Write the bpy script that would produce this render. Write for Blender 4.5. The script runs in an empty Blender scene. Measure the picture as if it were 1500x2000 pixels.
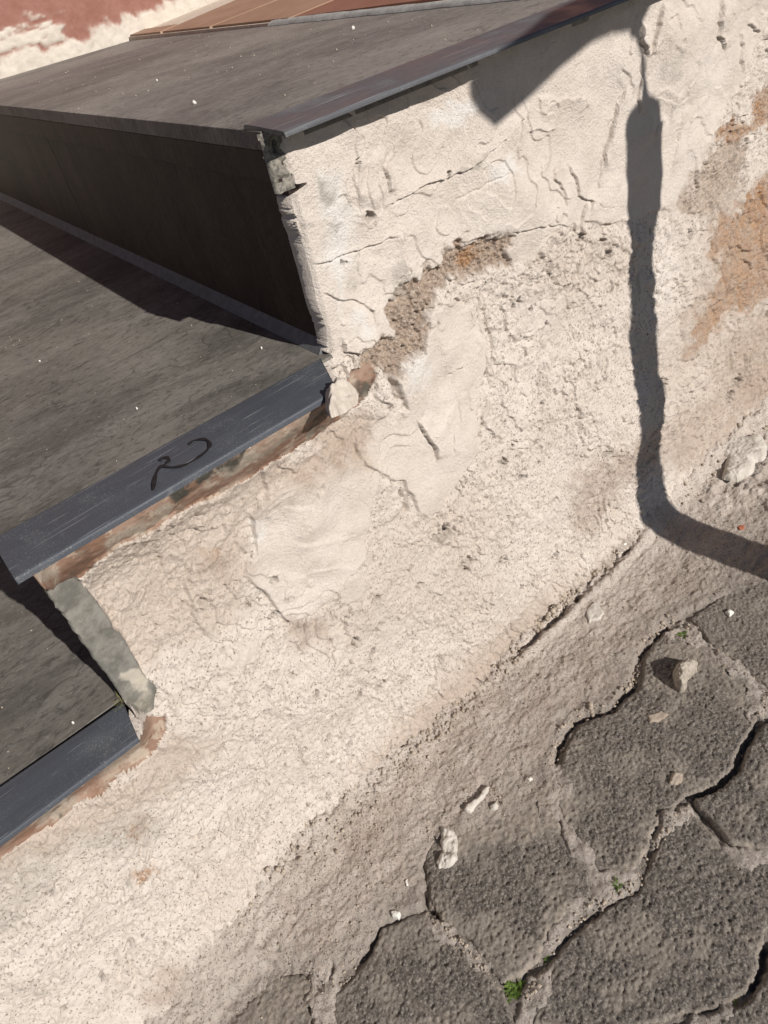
import bpy, math, time
import numpy as np
T0 = time.time()
sc = bpy.context.scene
COL = sc.collection

# ------------------------------------------------------------------ camera
CAM = np.array([-0.273087, -0.438735, 0.760673])
ANG = (0.8740742559, 0.1962861668, -0.7158691068)
FPX = 1387.55                      # focal length in pixels of the 1500x2000 photograph
cd = bpy.data.cameras.new('camera')
cam = bpy.data.objects.new('camera', cd)
COL.objects.link(cam)
cam.location = CAM
cam.rotation_euler = ANG
cd.sensor_fit = 'VERTICAL'; cd.sensor_height = 24; cd.sensor_width = 18
cd.lens = 24 * FPX / 2000
cd.clip_start = 0.01; cd.clip_end = 2000
sc.camera = cam

# ------------------------------------------------------------------ light
TRAVEL = np.array([-0.033, 0.275, -0.170])      # the way the sunlight travels
TRAVEL = TRAVEL / np.linalg.norm(TRAVEL)
ELEV = math.asin(-TRAVEL[2])
AZ = math.atan2(-TRAVEL[0], -TRAVEL[1])
w = bpy.data.worlds.new('World'); sc.world = w; w.use_nodes = True
nt = w.node_tree; nt.nodes.clear()
sky = nt.nodes.new('ShaderNodeTexSky'); sky.sky_type = 'NISHITA'; sky.sun_disc = False
sky.sun_elevation = ELEV; sky.sun_rotation = AZ; sky.air_density = 0.7; sky.dust_density = 0.3
bg = nt.nodes.new('ShaderNodeBackground'); bg.inputs[1].default_value = 0.05
wo = nt.nodes.new('ShaderNodeOutputWorld')
nt.links.new(sky.outputs[0], bg.inputs[0]); nt.links.new(bg.outputs[0], wo.inputs[0])
sd_ = bpy.data.lights.new('sun', 'SUN'); sd_.energy = 5.0; sd_.angle = math.radians(0.53)
sd_.color = (1.0, 0.965, 0.91)
sun = bpy.data.objects.new('sun', sd_); COL.objects.link(sun)
sun.location = (0, -3, 3)
from mathutils import Vector, Matrix
sun.rotation_euler = Vector(TRAVEL).to_track_quat('-Z', 'Y').to_euler()
vs = sc.view_settings
vs.view_transform = 'Standard'; vs.look = 'None'; vs.exposure = 0.12; vs.gamma = 1.0
vs.use_curve_mapping = False

# ------------------------------------------------------------------ photo measuring helpers
def rotm(a):
    cx, sx, cy, sy, cz, sz = math.cos(a[0]), math.sin(a[0]), math.cos(a[1]), math.sin(a[1]), math.cos(a[2]), math.sin(a[2])
    return np.array([[cz, -sz, 0], [sz, cz, 0], [0, 0, 1]]) @ np.array([[cy, 0, sy], [0, 1, 0], [-sy, 0, cy]]) @ np.array([[1, 0, 0], [0, cx, -sx], [0, sx, cx]])
RM = rotm(ANG)
def px_of(X, Y, Z):
    q = np.stack([X - CAM[0], Y - CAM[1], Z - CAM[2]], -1) @ RM
    d = np.maximum(-q[..., 2], 1e-3)
    return 750 + FPX * q[..., 0] / d, 1000 - FPX * q[..., 1] / d
def bp(x, y, axis, val):
    """measure a point of the photograph on the plane axis=val"""
    d = RM @ np.array([(x - 750) / FPX, -(y - 1000) / FPX, -1.0])
    return CAM + d * (val - CAM[axis]) / d[axis]

# ------------------------------------------------------------------ noise
_rng = np.random.default_rng(7)
_LAT = _rng.random((256, 256)).astype(np.float32)
def vn(x, y, seed=0):
    x = x + seed * 17.31; y = y + seed * 9.77
    xi = np.floor(x).astype(np.int64); yi = np.floor(y).astype(np.int64)
    fx = x - xi; fy = y - yi
    fx = fx * fx * fx * (fx * (fx * 6 - 15) + 10); fy = fy * fy * fy * (fy * (fy * 6 - 15) + 10)
    x0 = xi & 255; x1 = (xi + 1) & 255; y0 = yi & 255; y1 = (yi + 1) & 255
    a = _LAT[x0, y0]; b = _LAT[x1, y0]; c = _LAT[x0, y1]; d = _LAT[x1, y1]
    return (a + (b - a) * fx) * (1 - fy) + (c + (d - c) * fx) * fy * 1.0 - 0.5
def fbm(x, y, scale, octs=4, seed=0, gain=0.5):
    """scale = metres per lattice cell; about -.5..+.5"""
    s = 0; a = 1.0; t = 0
    ca, sa = math.cos(0.6), math.sin(0.6)
    X = x / scale; Y = y / scale
    for o in range(octs):
        s = s + a * vn(X, Y, seed + o * 3); t += a * a
        X, Y = (X * ca - Y * sa) * 2.03, (X * sa + Y * ca) * 2.03
        a *= gain
    return s / math.sqrt(t)
def ss(x, a, b):
    t = np.clip((x - a) / (b - a), 0, 1)
    return t * t * (3 - 2 * t)
def pits(x, y, cell, prob, r0, r1, seed):
    """scattered round bowls, 0..1"""
    X = x / cell; Y = y / cell
    xi = np.floor(X).astype(np.int64); yi = np.floor(Y).astype(np.int64)
    out = np.zeros(X.shape, np.float32)
    for dx in (-1, 0, 1):
        for dy in (-1, 0, 1):
            a = xi + dx; b = yi + dy
            k1 = _LAT[(a * 3 + seed) & 255, (b * 7 + seed * 5) & 255]
            k2 = _LAT[(a * 5 + seed * 3 + 11) & 255, (b * 3 + seed) & 255]
            k3 = _LAT[(a + seed * 7 + 29) & 255, (b + seed * 2 + 71) & 255]
            r = (r0 + (r1 - r0) * ((k3 * 7.3) % 1.0)) / cell
            d = np.hypot(X - a - k1, (Y - b - k2)) / r
            v = np.clip(1 - d * d, 0, 1) * (k3 < prob)
            np.maximum(out, v, out=out)
    return out

# ------------------------------------------------------------------ outlines
def seg_dist(px, py, pts, closed=False):
    pts = np.asarray(pts, float)
    n = len(pts); best = np.full(px.shape, 1e9); sgn = np.zeros(px.shape); tt = np.zeros(px.shape)
    m = n if closed else n - 1
    for i in range(m):
        a = pts[i]; b = pts[(i + 1) % n]; d = b - a; L = d @ d + 1e-12
        t = np.clip(((px - a[0]) * d[0] + (py - a[1]) * d[1]) / L, 0, 1)
        ex = px - a[0] - t * d[0]; ey = py - a[1] - t * d[1]
        q = ex * ex + ey * ey
        k = q < best
        best = np.where(k, q, best)
        sgn = np.where(k, np.sign(d[0] * ey - d[1] * ex), sgn)
        tt = np.where(k, (i + t) / m, tt)
    return np.sqrt(best), sgn, tt
def inside(px, py, pts):
    pts = np.asarray(pts, float); n = len(pts); r = np.zeros(px.shape, bool)
    j = n - 1
    for i in range(n):
        xi, yi = pts[i]; xj, yj = pts[j]
        c = ((yi > py) != (yj > py)) & (px < (xj - xi) * (py - yi) / (yj - yi + 1e-12) + xi)
        r ^= c; j = i
    return r
def sdist(px, py, pts):
    d, _, _ = seg_dist(px, py, pts, True)
    return np.where(inside(px, py, pts), d, -d)
class Field:
    """outlines read off the photograph, evaluated at the mesh's own points"""
    def __init__(s, px, py):
        s.px = px; s.py = py
    def local(s, pts, pad):
        p = np.asarray(pts, float); lo = p.min(0) - pad; hi = p.max(0) + pad
        return np.nonzero((s.px > lo[0]) & (s.px < hi[0]) & (s.py > lo[1]) & (s.py < hi[1]))
    def region(s, pts, soft=8, warp=None):
        out = np.zeros(s.px.shape, np.float32)
        k = s.local(pts, soft + 30)
        if len(k[0]) == 0: return out
        x = s.px[k]; y = s.py[k]
        if warp is not None: x = x + warp[0][k]; y = y + warp[1][k]
        out[k] = ss(sdist(x, y, pts), -soft, soft)
        return out
    def line(s, pts, pad=40, warp=None):
        k = s.local(pts, pad)
        x = s.px[k]; y = s.py[k]
        if warp is not None: x = x + warp[0][k]; y = y + warp[1][k]
        return k, seg_dist(x, y, pts)

# ------------------------------------------------------------------ mesh helpers
def link(name, me, parent=None, mat=None):
    o = bpy.data.objects.new(name, me); COL.objects.link(o)
    if parent is not None: o.parent = parent
    if mat is not None: me.materials.append(mat)
    return o
def empty(name, label, cat, group=None, loc=(0, 0, 0)):
    o = bpy.data.objects.new(name, None); COL.objects.link(o)
    o.empty_display_size = 0.02; o.location = loc
    o['label'] = label; o['category'] = cat
    if group: o['group'] = group
    return o
def tag(o, label, cat, group=None):
    o['label'] = label; o['category'] = cat
    if group: o['group'] = group
    return o
def quads_mesh(name, V, F, attrs=None, smooth=True):
    """V (n,3), F (m,4) int; unused vertices are dropped"""
    used = np.zeros(len(V), bool); used[F.ravel()] = True
    idx = np.cumsum(used) - 1
    V = V[used]; F = idx[F]
    me = bpy.data.meshes.new(name)
    me.vertices.add(len(V)); me.vertices.foreach_set('co', V.astype(np.float32).ravel())
    me.loops.add(F.size); me.loops.foreach_set('vertex_index', F.astype(np.int32).ravel())
    me.polygons.add(len(F))
    me.polygons.foreach_set('loop_start', np.arange(0, F.size, 4, dtype=np.int32))
    try: me.polygons.foreach_set('loop_total', np.full(len(F), 4, np.int32))
    except Exception: pass
    me.update(calc_edges=True)
    if smooth: me.polygons.foreach_set('use_smooth', np.ones(len(F), bool))
    for nme, arr in (attrs or {}).items():
        a = me.color_attributes.new(nme, 'FLOAT_COLOR', 'POINT')
        c = np.ones((len(V), 4), np.float32); c[:, :3] = arr[used]
        a.data.foreach_set('color', c.ravel())
    return me
def grid_faces(nr, nc):
    i = np.arange(nr * nc).reshape(nr, nc)
    return np.stack([i[:-1, :-1], i[:-1, 1:], i[1:, 1:], i[1:, :-1]], -1)      # (nr-1,nc-1,4)
def poly_mesh(name, verts, faces, smooth=False):
    me = bpy.data.meshes.new(name); me.from_pydata([tuple(map(float, v)) for v in verts], [], faces); me.update()
    if smooth:
        for p in me.polygons: p.use_smooth = True
    return me
def prism(bottom, top):
    """two rings of the same length -> closed solid (verts, faces)"""
    n = len(bottom); v = list(bottom) + list(top)
    f = [tuple(range(n - 1, -1, -1)), tuple(range(n, 2 * n))]
    for i in range(n):
        j = (i + 1) % n; f.append((i, j, n + j, n + i))
    return v, f
def slab(name, outline, z0, z1, parent, mat, bevel=0.0):
    v, f = prism([(x, y, z0) for x, y in outline], [(x, y, z1) for x, y in outline])
    o = link(name, poly_mesh(name, v, f), parent, mat)
    if bevel:
        m = o.modifiers.new('bevel', 'BEVEL'); m.width = bevel; m.segments = 2; m.limit_method = 'ANGLE'
    return o

# ------------------------------------------------------------------ materials
def srgb(r, g, b):
    return tuple(((c / 255) / 12.92 if c <= 10 else (((c / 255) + .055) / 1.055) ** 2.4) for c in (r, g, b))
class M:
    def __init__(s, name, rough=0.9, spec=0.3):
        s.m = bpy.data.materials.new(name); s.m.use_nodes = True
        s.t = s.m.node_tree; s.t.nodes.clear()
        s.out = s.n('ShaderNodeOutputMaterial'); s.b = s.n('ShaderNodeBsdfPrincipled')
        s.t.links.new(s.b.outputs[0], s.out.inputs[0])
        s.b.inputs['Roughness'].default_value = rough
        s.b.inputs['Specular IOR Level'].default_value = spec
        s.tc = s.n('ShaderNodeTexCoord').outputs['Object']
    def n(s, t): return s.t.nodes.new(t)
    def l(s, a, b): s.t.links.new(a, b)
    def map(s, scale=(1, 1, 1), rot=(0, 0, 0)):
        n = s.n('ShaderNodeMapping'); s.l(s.tc, n.inputs[0]); n.inputs['Scale'].default_value = scale; n.inputs['Rotation'].default_value = rot
        return n.outputs[0]
    def noise(s, scale, detail=4, rough=0.6, vec=None, dist=0.0):
        n = s.n('ShaderNodeTexNoise'); n.inputs['Scale'].default_value = scale
        n.inputs['Detail'].default_value = detail; n.inputs['Roughness'].default_value = rough
        n.inputs['Distortion'].default_value = dist
        s.l(vec or s.tc, n.inputs['Vector']); return n.outputs['Fac']
    def vor(s, scale, feature='F1', vec=None):
        n = s.n('ShaderNodeTexVoronoi'); n.feature = feature; n.inputs['Scale'].default_value = scale
        s.l(vec or s.tc, n.inputs['Vector']); return n.outputs['Distance']
    def ramp(s, fac, a, b, lo=0.0, hi=1.0):
        n = s.n('ShaderNodeMapRange'); n.inputs['From Min'].default_value = a; n.inputs['From Max'].default_value = b
        n.inputs['To Min'].default_value = lo; n.inputs['To Max'].default_value = hi; n.interpolation_type = 'SMOOTHSTEP'
        s.l(fac, n.inputs['Value']); return n.outputs[0]
    def mix(s, fac, a, b):
        n = s.n('ShaderNodeMix'); n.data_type = 'RGBA'
        for sock, v in ((n.inputs[0], fac), (n.inputs[6], a), (n.inputs[7], b)):
            if isinstance(v, (int, float)): sock.default_value = v
            elif isinstance(v, tuple): sock.default_value = (*v, 1)
            else: s.l(v, sock)
        return n.outputs[2]
    def math(s, op, a, b=0.0):
        n = s.n('ShaderNodeMath'); n.operation = op
        for sock, v in ((n.inputs[0], a), (n.inputs[1], b)):
            if isinstance(v, (int, float)): sock.default_value = v
            else: s.l(v, sock)
        return n.outputs[0]
    def attr(s, name):
        n = s.n('ShaderNodeAttribute'); n.attribute_name = name
        sp = s.n('ShaderNodeSeparateColor'); s.l(n.outputs['Color'], sp.inputs[0])
        return sp.outputs
    def bump(s, h, dist, strength=1.0, prev=None):
        n = s.n('ShaderNodeBump'); n.inputs['Distance'].default_value = dist; n.inputs['Strength'].default_value = strength
        s.l(h, n.inputs['Height'])
        if prev is not None: s.l(prev, n.inputs['Normal'])
        s.nrm = n.outputs[0]
        s.l(s.nrm, s.b.inputs['Normal']); return s.nrm
    def col(s, c):
        if isinstance(c, tuple): s.b.inputs['Base Color'].default_value = (*c, 1)
        else: s.l(c, s.b.inputs['Base Color'])
    def rgh(s, c): s.l(c, s.b.inputs['Roughness'])

CREAM = (0.635, 0.562, 0.500)
CREAM_W = (0.67, 0.635, 0.595)
TAN = (0.50, 0.40, 0.315)
# masks: mk = (brown, white bloom, grey plus hole shade), mk2 = (pink, dust plus pit shade, orange)
def plaster_mat(name):
    m = M(name, 0.93, 0.2)
    a = m.attr('mk'); b = m.attr('mk2')
    big = m.noise(9, 4, 0.6); med = m.noise(60, 5, 0.65); fine = m.noise(650, 3, 0.7); grit = m.noise(300, 4, 0.75)
    c = m.mix(m.ramp(big, 0.35, 0.7), CREAM, (0.595, 0.515, 0.450))
    c = m.mix(m.ramp(med, 0.45, 0.75, 0, 0.45), c, (0.47, 0.405, 0.34))
    c = m.mix(m.ramp(a[1], 0.1, 0.9), c, CREAM_W)
    pk = m.math('MULTIPLY', b[0], m.ramp(med, 0.3, 0.6, 0.45, 1.0))
    c = m.mix(pk, c, (0.37, 0.285, 0.23))
    br = m.math('MULTIPLY', a[0], m.ramp(grit, 0.32, 0.5, 0.45, 1.0))
    c = m.mix(br, c, m.mix(m.ramp(med, 0.35, 0.65), (0.235, 0.155, 0.105), (0.33, 0.235, 0.165)))
    org = m.math('MULTIPLY', b[2], m.ramp(grit, 0.36, 0.50, .25, 1))
    c = m.mix(org, c, m.mix(m.ramp(med, 0.4, 0.6), (0.37, 0.18, 0.065), (0.26, 0.12, 0.055)))
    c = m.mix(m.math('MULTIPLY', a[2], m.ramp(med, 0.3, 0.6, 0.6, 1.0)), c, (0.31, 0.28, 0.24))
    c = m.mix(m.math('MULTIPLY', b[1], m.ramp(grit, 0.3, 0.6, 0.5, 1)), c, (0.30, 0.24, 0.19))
    r3 = m.attr('mk3')
    sand = m.noise(1100, 2, 0.6); sp1 = m.noise(430, 2, 0.5); sp2 = m.noise(210, 3, 0.6)
    c = m.mix(m.ramp(sand, 0.40, 0.60, 0.16, 0.0), c, (0.30, 0.25, 0.205))
    c = m.mix(m.ramp(sand, 0.56, 0.68, 0.0, 0.30), c, (0.68, 0.63, 0.57))
    c = m.mix(m.math('MULTIPLY', m.ramp(sp1, 0.625, 0.66, 0, 0.85), m.math('ADD', m.math('MULTIPLY', r3[0], 0.95), 0.06)), c, (0.16, 0.125, 0.10))
    c = m.mix(m.math('MULTIPLY', m.ramp(sp2, 0.64, 0.69, 0, 0.7), r3[0]), c, (0.20, 0.155, 0.125))
    c = m.mix(m.math('MULTIPLY', m.ramp(sp2, 0.30, 0.36, 0.5, 0.0), r3[0]), c, (0.64, 0.58, 0.52))
    c = m.mix(m.math('MULTIPLY', r3[1], m.ramp(fine, 0.35, 0.6, .5, 1)), c, (0.42, 0.335, 0.27))
    m.col(c)
    n1 = m.bump(grit, 0.0022, 0.8)
    m.bump(fine, 0.0014, 0.8, n1)
    return m.m

def dirt_mat():
    m = M('mortar_dust', 0.97, 0.1)
    a = m.attr('mk'); b = m.attr('mk2')
    big = m.noise(14, 4, 0.6); med = m.noise(90, 5, 0.65); fine = m.noise(800, 3, 0.7); grit = m.noise(380, 4, 0.75)
    c = m.mix(m.ramp(big, 0.35, 0.7), (0.470, 0.392, 0.338), (0.395, 0.326, 0.278))
    c = m.mix(m.ramp(med, 0.4, 0.7), c, (0.44, 0.385, 0.33))
    c = m.mix(a[2], c, (0.17, 0.15, 0.132))
    c = m.mix(a[0], c, CREAM)
    c = m.mix(m.math('MULTIPLY', b[0], m.ramp(med, 0.35, 0.6, 0.2, 1)), c, (0.32, 0.235, 0.185))
    sp = m.noise(470, 2, 0.55); gr = m.noise(1200, 2, 0.6)
    c = m.mix(m.ramp(sp, 0.58, 0.64, 0, 0.7), c, (0.12, 0.095, 0.08))
    c = m.mix(m.ramp(gr, 0.36, 0.44, 0.5, 0), c, (0.17, 0.14, 0.115))
    c = m.mix(m.ramp(gr, 0.60, 0.68, 0, 0.5), c, (0.56, 0.50, 0.43))
    c = m.mix(m.ramp(fine, 0.55, 0.75, 0, 0.4), c, (0.17, 0.135, 0.11))
    c = m.mix(m.ramp(fine, 0.28, 0.4, 0.35, 0.0), c, (0.55, 0.48, 0.40))
    m.col(c)
    n1 = m.bump(grit, 0.0022, 0.85)
    m.bump(fine, 0.0012, 0.85, n1)
    return m.m

def paver_mat():
    m = M('basalt_paver', 0.9, 0.25)
    a = m.attr('mk')
    med = m.noise(70, 4, 0.6); fine = m.noise(900, 3, 0.7); grit = m.noise(420, 3, 0.7)
    c = m.mix(m.ramp(med, 0.35, 0.65), (0.084, 0.071, 0.062), (0.125, 0.107, 0.094))
    sp = m.noise(520, 2, 0.55); gr = m.noise(1300, 2, 0.6)
    c = m.mix(m.ramp(sp, 0.54, 0.62, 0, 0.75), c, (0.26, 0.23, 0.195))
    c = m.mix(m.ramp(sp, 0.36, 0.42, 0.75, 0.0), c, (0.030, 0.027, 0.025))
    c = m.mix(m.ramp(gr, 0.60, 0.70, 0, 0.6), c, (0.33, 0.30, 0.265))
    d = m.math('MULTIPLY', a[0], m.ramp(grit, 0.3, 0.6, 0.6, 1.0))
    c = m.mix(d, c, (0.30, 0.255, 0.21))
    m.col(c)
    n1 = m.bump(grit, 0.0010, 0.6)
    m.bump(fine, 0.0005, 0.6, n1)
    return m.m

def tile_mat(name, c0, c1, dust, amt, rot=0.0, rough=0.7, spec=0.2):
    m = M(name, rough, spec)
    v = m.map((7, 17, 7), (0, 0, rot)); v2 = m.map((34, 88, 34), (0, 0, rot + 0.12))
    s1 = m.noise(1.0, 5, 0.62, v, 0.6); s2 = m.noise(1.0, 5, 0.7, v2, 0.8); big = m.noise(4, 4, 0.6); fine = m.noise(700, 3, 0.75); sp = m.noise(330, 2, 0.5)
    c = m.mix(m.ramp(s1, 0.35, 0.65), c0, c1)
    c = m.mix(m.ramp(s2, 0.52, 0.72, 0, 0.55), c, tuple(x * 0.55 for x in c0))
    c = m.mix(m.ramp(s2, 0.28, 0.44, 0.35, 0), c, tuple(min(1, x * 1.5) for x in c1))
    d = m.math('MULTIPLY', m.ramp(big, 0.42, 0.68), amt)
    c = m.mix(d, c, dust)
    c = m.mix(m.ramp(sp, 0.70, 0.74, 0, 0.5), c, dust)
    c = m.mix(m.ramp(fine, 0.5, 0.8, 0, 0.4), c, tuple(x * 0.4 for x in c0))
    mo = m.noise(1.0, 4, 0.75, m.map((110, 210, 110), (0, 0, rot)), 0.5); gr = m.noise(1100, 2, 0.6)
    c = m.mix(m.ramp(mo, 0.50, 0.66, 0, 0.6), c, tuple(x * 0.5 for x in c0))
    c = m.mix(m.ramp(mo, 0.32, 0.44, 0.45, 0), c, tuple(min(1, x * 1.35) for x in c1))
    c = m.mix(m.ramp(gr, 0.62, 0.70, 0, 0.4), c, dust)
    # hairline veins
    vz = m.map((3.2, 9, 3.2), (0, 0, rot - 0.25)); ve = m.noise(1.0, 4, 0.55, vz, 1.5)
    band = m.math('ABSOLUTE', m.math('SUBTRACT', ve, 0.5))
    c = m.mix(m.ramp(band, 0.0, 0.006, 0.55, 0.0), c, tuple(x * 0.45 for x in c0))
    m.col(c)
    n1 = m.bump(s2, 0.0006, 0.5)
    m.bump(fine, 0.0003, 0.5, n1)
    return m.m

def trim_mat(name, col=(0.062, 0.068, 0.080), rough=0.5, streak=0.25):
    m = M(name, rough, 0.3)
    v = m.map((3, 120, 120), (0, 0, 0)); v2 = m.map((60, 260, 60), (0, 0, 0.7)); v3 = m.map((14, 500, 60), (0, 0, -0.5))
    s1 = m.noise(1, 5, 0.7, v); s2 = m.noise(1, 4, 0.6, v2); s3 = m.noise(1, 2, 0.4, v3); big = m.noise(22, 4, 0.6)
    c = m.mix(m.ramp(s1, 0.3, 0.7), tuple(x * 0.92 for x in col), tuple(x * 1.12 for x in col))
    c = m.mix(m.ramp(big, 0.5, 0.75, 0, streak), c, (0.16, 0.165, 0.17))
    c = m.mix(m.ramp(s3, 0.66, 0.70, 0, 0.6), c, (0.26, 0.265, 0.27))
    fg = m.noise(900, 3, 0.7)
    c = m.mix(m.math('MULTIPLY', m.ramp(fg, 0.58, 0.66), m.ramp(big, 0.4, 0.7, .15, .8)), c, (0.28, 0.26, 0.235))
    v4 = m.map((8, 420, 60), (0, 0, 0.55)); s4 = m.noise(1, 2, 0.4, v4)
    c = m.mix(m.ramp(s4, 0.68, 0.71, 0, 0.45), c, (0.22, 0.225, 0.23))
    c = m.mix(m.ramp(s2, 0.64, 0.72, 0, 0.25), c, (0.24, 0.23, 0.22))
    m.col(c)
    m.rgh(m.ramp(big, 0.3, 0.7, rough - 0.06, rough + 0.18))
    m.bump(s1, 0.00015, 0.4)
    return m.m

def simple_mat(name, c0, c1, scale=120, rough=0.9, bump=0.0006, bscale=500, spec=0.25):
    m = M(name, rough, spec)
    a = m.noise(scale, 4, 0.65); f = m.noise(bscale, 4, 0.7)
    m.col(m.mix(m.ramp(a, 0.35, 0.65), c0, c1)); m.bump(f, bump, 0.7)
    return m.m

MAT = dict(
    plaster=plaster_mat('cream_plaster'), dirt=dirt_mat(), paver=paver_mat(),
    tread=tile_mat('tread_tile', (0.100, 0.090, 0.079), (0.185, 0.170, 0.150), (0.25, 0.225, 0.19), 0.45),
    landing=tile_mat('landing_tile', (0.15, 0.134, 0.12), (0.215, 0.195, 0.175), (0.31, 0.28, 0.245), 0.6, 0.1),
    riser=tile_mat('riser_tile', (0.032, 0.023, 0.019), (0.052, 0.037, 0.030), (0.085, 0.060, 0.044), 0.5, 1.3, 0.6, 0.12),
    trim=trim_mat('anthracite_trim'), trim_dusty=trim_mat('anthracite_trim_dusty', (0.085, 0.085, 0.092), 0.42, 0.6),
    grout=simple_mat('grey_grout', (0.28, 0.27, 0.25), (0.36, 0.35, 0.33)), fillet=simple_mat('dusty_fillet', (0.13, 0.13, 0.13), (0.17, 0.17, 0.17)),
    cut=simple_mat('cut_tile_edge', (0.11, 0.10, 0.088), (0.27, 0.245, 0.205), 260, 0.9, 0.0012, 350),
    adhesive=simple_mat('tile_adhesive', (0.06, 0.055, 0.05), (0.25, 0.22, 0.18), 200, 0.9, 0.0012, 350),
    lump=simple_mat('plaster_lump', (0.50, 0.44, 0.38), (0.42, 0.36, 0.30), 150, 0.9, 0.0005, 420),
    flake=simple_mat('dried_plaster', (0.52, 0.475, 0.42), (0.43, 0.39, 0.34), 60, 0.8, 0.0003, 300),
    stone=simple_mat('mortar_stone', (0.40, 0.35, 0.29), (0.26, 0.22, 0.18), 220, 0.95, 0.0014, 300),
    white=simple_mat('white_chip', (0.70, 0.66, 0.60), (0.6, 0.56, 0.5), 200),
    red=simple_mat('red_chip', (0.36, 0.12, 0.07), (0.28, 0.10, 0.06), 200),
    crumb=simple_mat('mortar_crumb', (0.42, 0.35, 0.28), (0.28, 0.225, 0.175), 60),
    core=simple_mat('concrete_core', (0.22, 0.2, 0.17), (0.18, 0.16, 0.14), 30),
    joint=simple_mat('pale_joint', (0.58, 0.50, 0.41), (0.50, 0.42, 0.34), 90),
    plank=simple_mat('terracotta_plank', (0.28, 0.172, 0.115), (0.33, 0.21, 0.145), 12, 0.6, 0.0002, 300),
    plank_red=simple_mat('red_brown_plank', (0.21, 0.10, 0.07), (0.25, 0.125, 0.085), 12, 0.55, 0.0002, 300),
    leaf=simple_mat('moss_green', (0.060, 0.100, 0.016), (0.11, 0.16, 0.03), 200, 0.7, 0.0002),
    drygrass=simple_mat('dry_grass', (0.22, 0.24, 0.07), (0.30, 0.25, 0.12), 200, 0.8, 0.0002),
    marker=simple_mat('marker_ink', (0.012, 0.012, 0.013), (0.02, 0.02, 0.022), 300, 0.5, 0.0001),
    wood=simple_mat('wooden_handle', (0.35, 0.24, 0.13), (0.42, 0.30, 0.17), 20, 0.6, 0.0003),
    steel=simple_mat('worn_steel', (0.16, 0.16, 0.165), (0.10, 0.10, 0.105), 30, 0.45, 0.0002),
)
print('materials', round(time.time() - T0, 1))

# ------------------------------------------------------------------ key measures (metres)
H = 0.501            # second tread above the foot of the wall
RISE = 0.170
HL = H + RISE        # landing
H3 = H - RISE        # lowest tread in view
D2 = 0.2762          # going of the second tread
OV = 0.011
SK = 0.0542          # the steps run a little askew to the side wall
WL = 0.395           # landing's far edge
GS = 0.0254          # fall of the street along the wall
YW = 1.262           # house wall
def gz(X): return GS * X

# =================================================================== THE STAIRS' SIDE WALL
stairs = empty('outdoor_steps', 'grey tiled outdoor steps with dark metal edge trims and a rough cream plastered side', 'steps')

xs = np.concatenate([np.arange(-0.64, -0.50, 0.004), np.arange(-0.50, -0.02, 0.0010), np.arange(-0.02, 0.46, 0.00072), np.arange(0.46, 0.98, 0.0017), np.arange(0.98, 2.2, 0.012)])
zs = np.concatenate([np.arange(-0.035, 0.455, 0.00112), np.arange(0.455, HL + 0.0005, 0.00072)])
X, Z = np.meshgrid(xs, zs)
c_a = int(np.argmin(np.abs(xs + D2 - 0.0015))); c_b = int(np.argmin(np.abs(xs + 0.0015)))       # columns that become the free edges
r_a = int(np.argmin(np.abs(zs - (H3 - 0.002)))); r_b = int(np.argmin(np.abs(zs - (H - 0.002))))
CI, RI = np.meshgrid(np.arange(len(xs)), np.arange(len(zs)))
jx = fbm(Z, Z * 0 + 3.3, 0.030, 2, 141) * 0.003 + fbm(Z, Z * 0 + 7.3, 0.0035, 3, 145) * 0.0022 * (0.3 + ss(fbm(Z, Z * 0 + 5.3, 0.02, 2, 147), -.1, .2))
jx = jx + 0.0045 * ss(Z, 0.625, 0.630) * ss(-Z, -0.642, -0.640) + 0.010 * ss(Z, 0.6255, 0.6275) * ss(-Z, -0.6335, -0.6315)
X = X + jx * np.exp(-((X - xs[c_b]) / 0.012) ** 2) * (Z > H - .03) + jx * .6 * np.exp(-((X - xs[c_a]) / 0.012) ** 2) * (Z < H - .02) * (Z > H3 - 0.03)
nr, nc = X.shape
def wall_base(X, Z):
    y = 0.019 * ss(Z, 0.15, 0.50)
    y = y - (0.014 - 0.009 * ss(X, 0.05, 0.16) + 0.05 * ss(-X, 0.10, 0.48)) * np.exp(-np.maximum(Z - gz(X) + 0.004, 0) / (0.022 + 0.02 * ss(-X, 0.1, 0.4)))
    y = y - 0.024 * np.exp(-np.maximum(Z - gz(X), 0) / 0.016) * ss(X, 0.36, 0.41)
    # bedding mortar swells out to the trims
    b2 = ss(Z, 0.430, 0.497) * ss(-X, 0.0, 0.03) * ss(Z, 0.36, 0.38)
    y = y - 0.040 * b2 * ss(X, -0.300, -0.284)
    b3 = ss(Z, 0.275, 0.327) * ss(-X, 0.262, 0.285)
    y = y - 0.036 * b3
    return y
Y0 = wall_base(X, Z)
PX, PY = px_of(X, Y0, Z)
F = Field(PX, PY)
n_lo = fbm(X, Z, 0.05, 5, 1)
warp = (fbm(X, Z, 0.012, 4, 21) * 26, fbm(X, Z, 0.012, 4, 33) * 26)
warp_s = (fbm(X, Z, 0.012, 3, 41, .4) * 9, fbm(X, Z, 0.012, 3, 53, .4) * 9)
print('wall grid', X.shape, round(time.time() - T0, 1))

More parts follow.
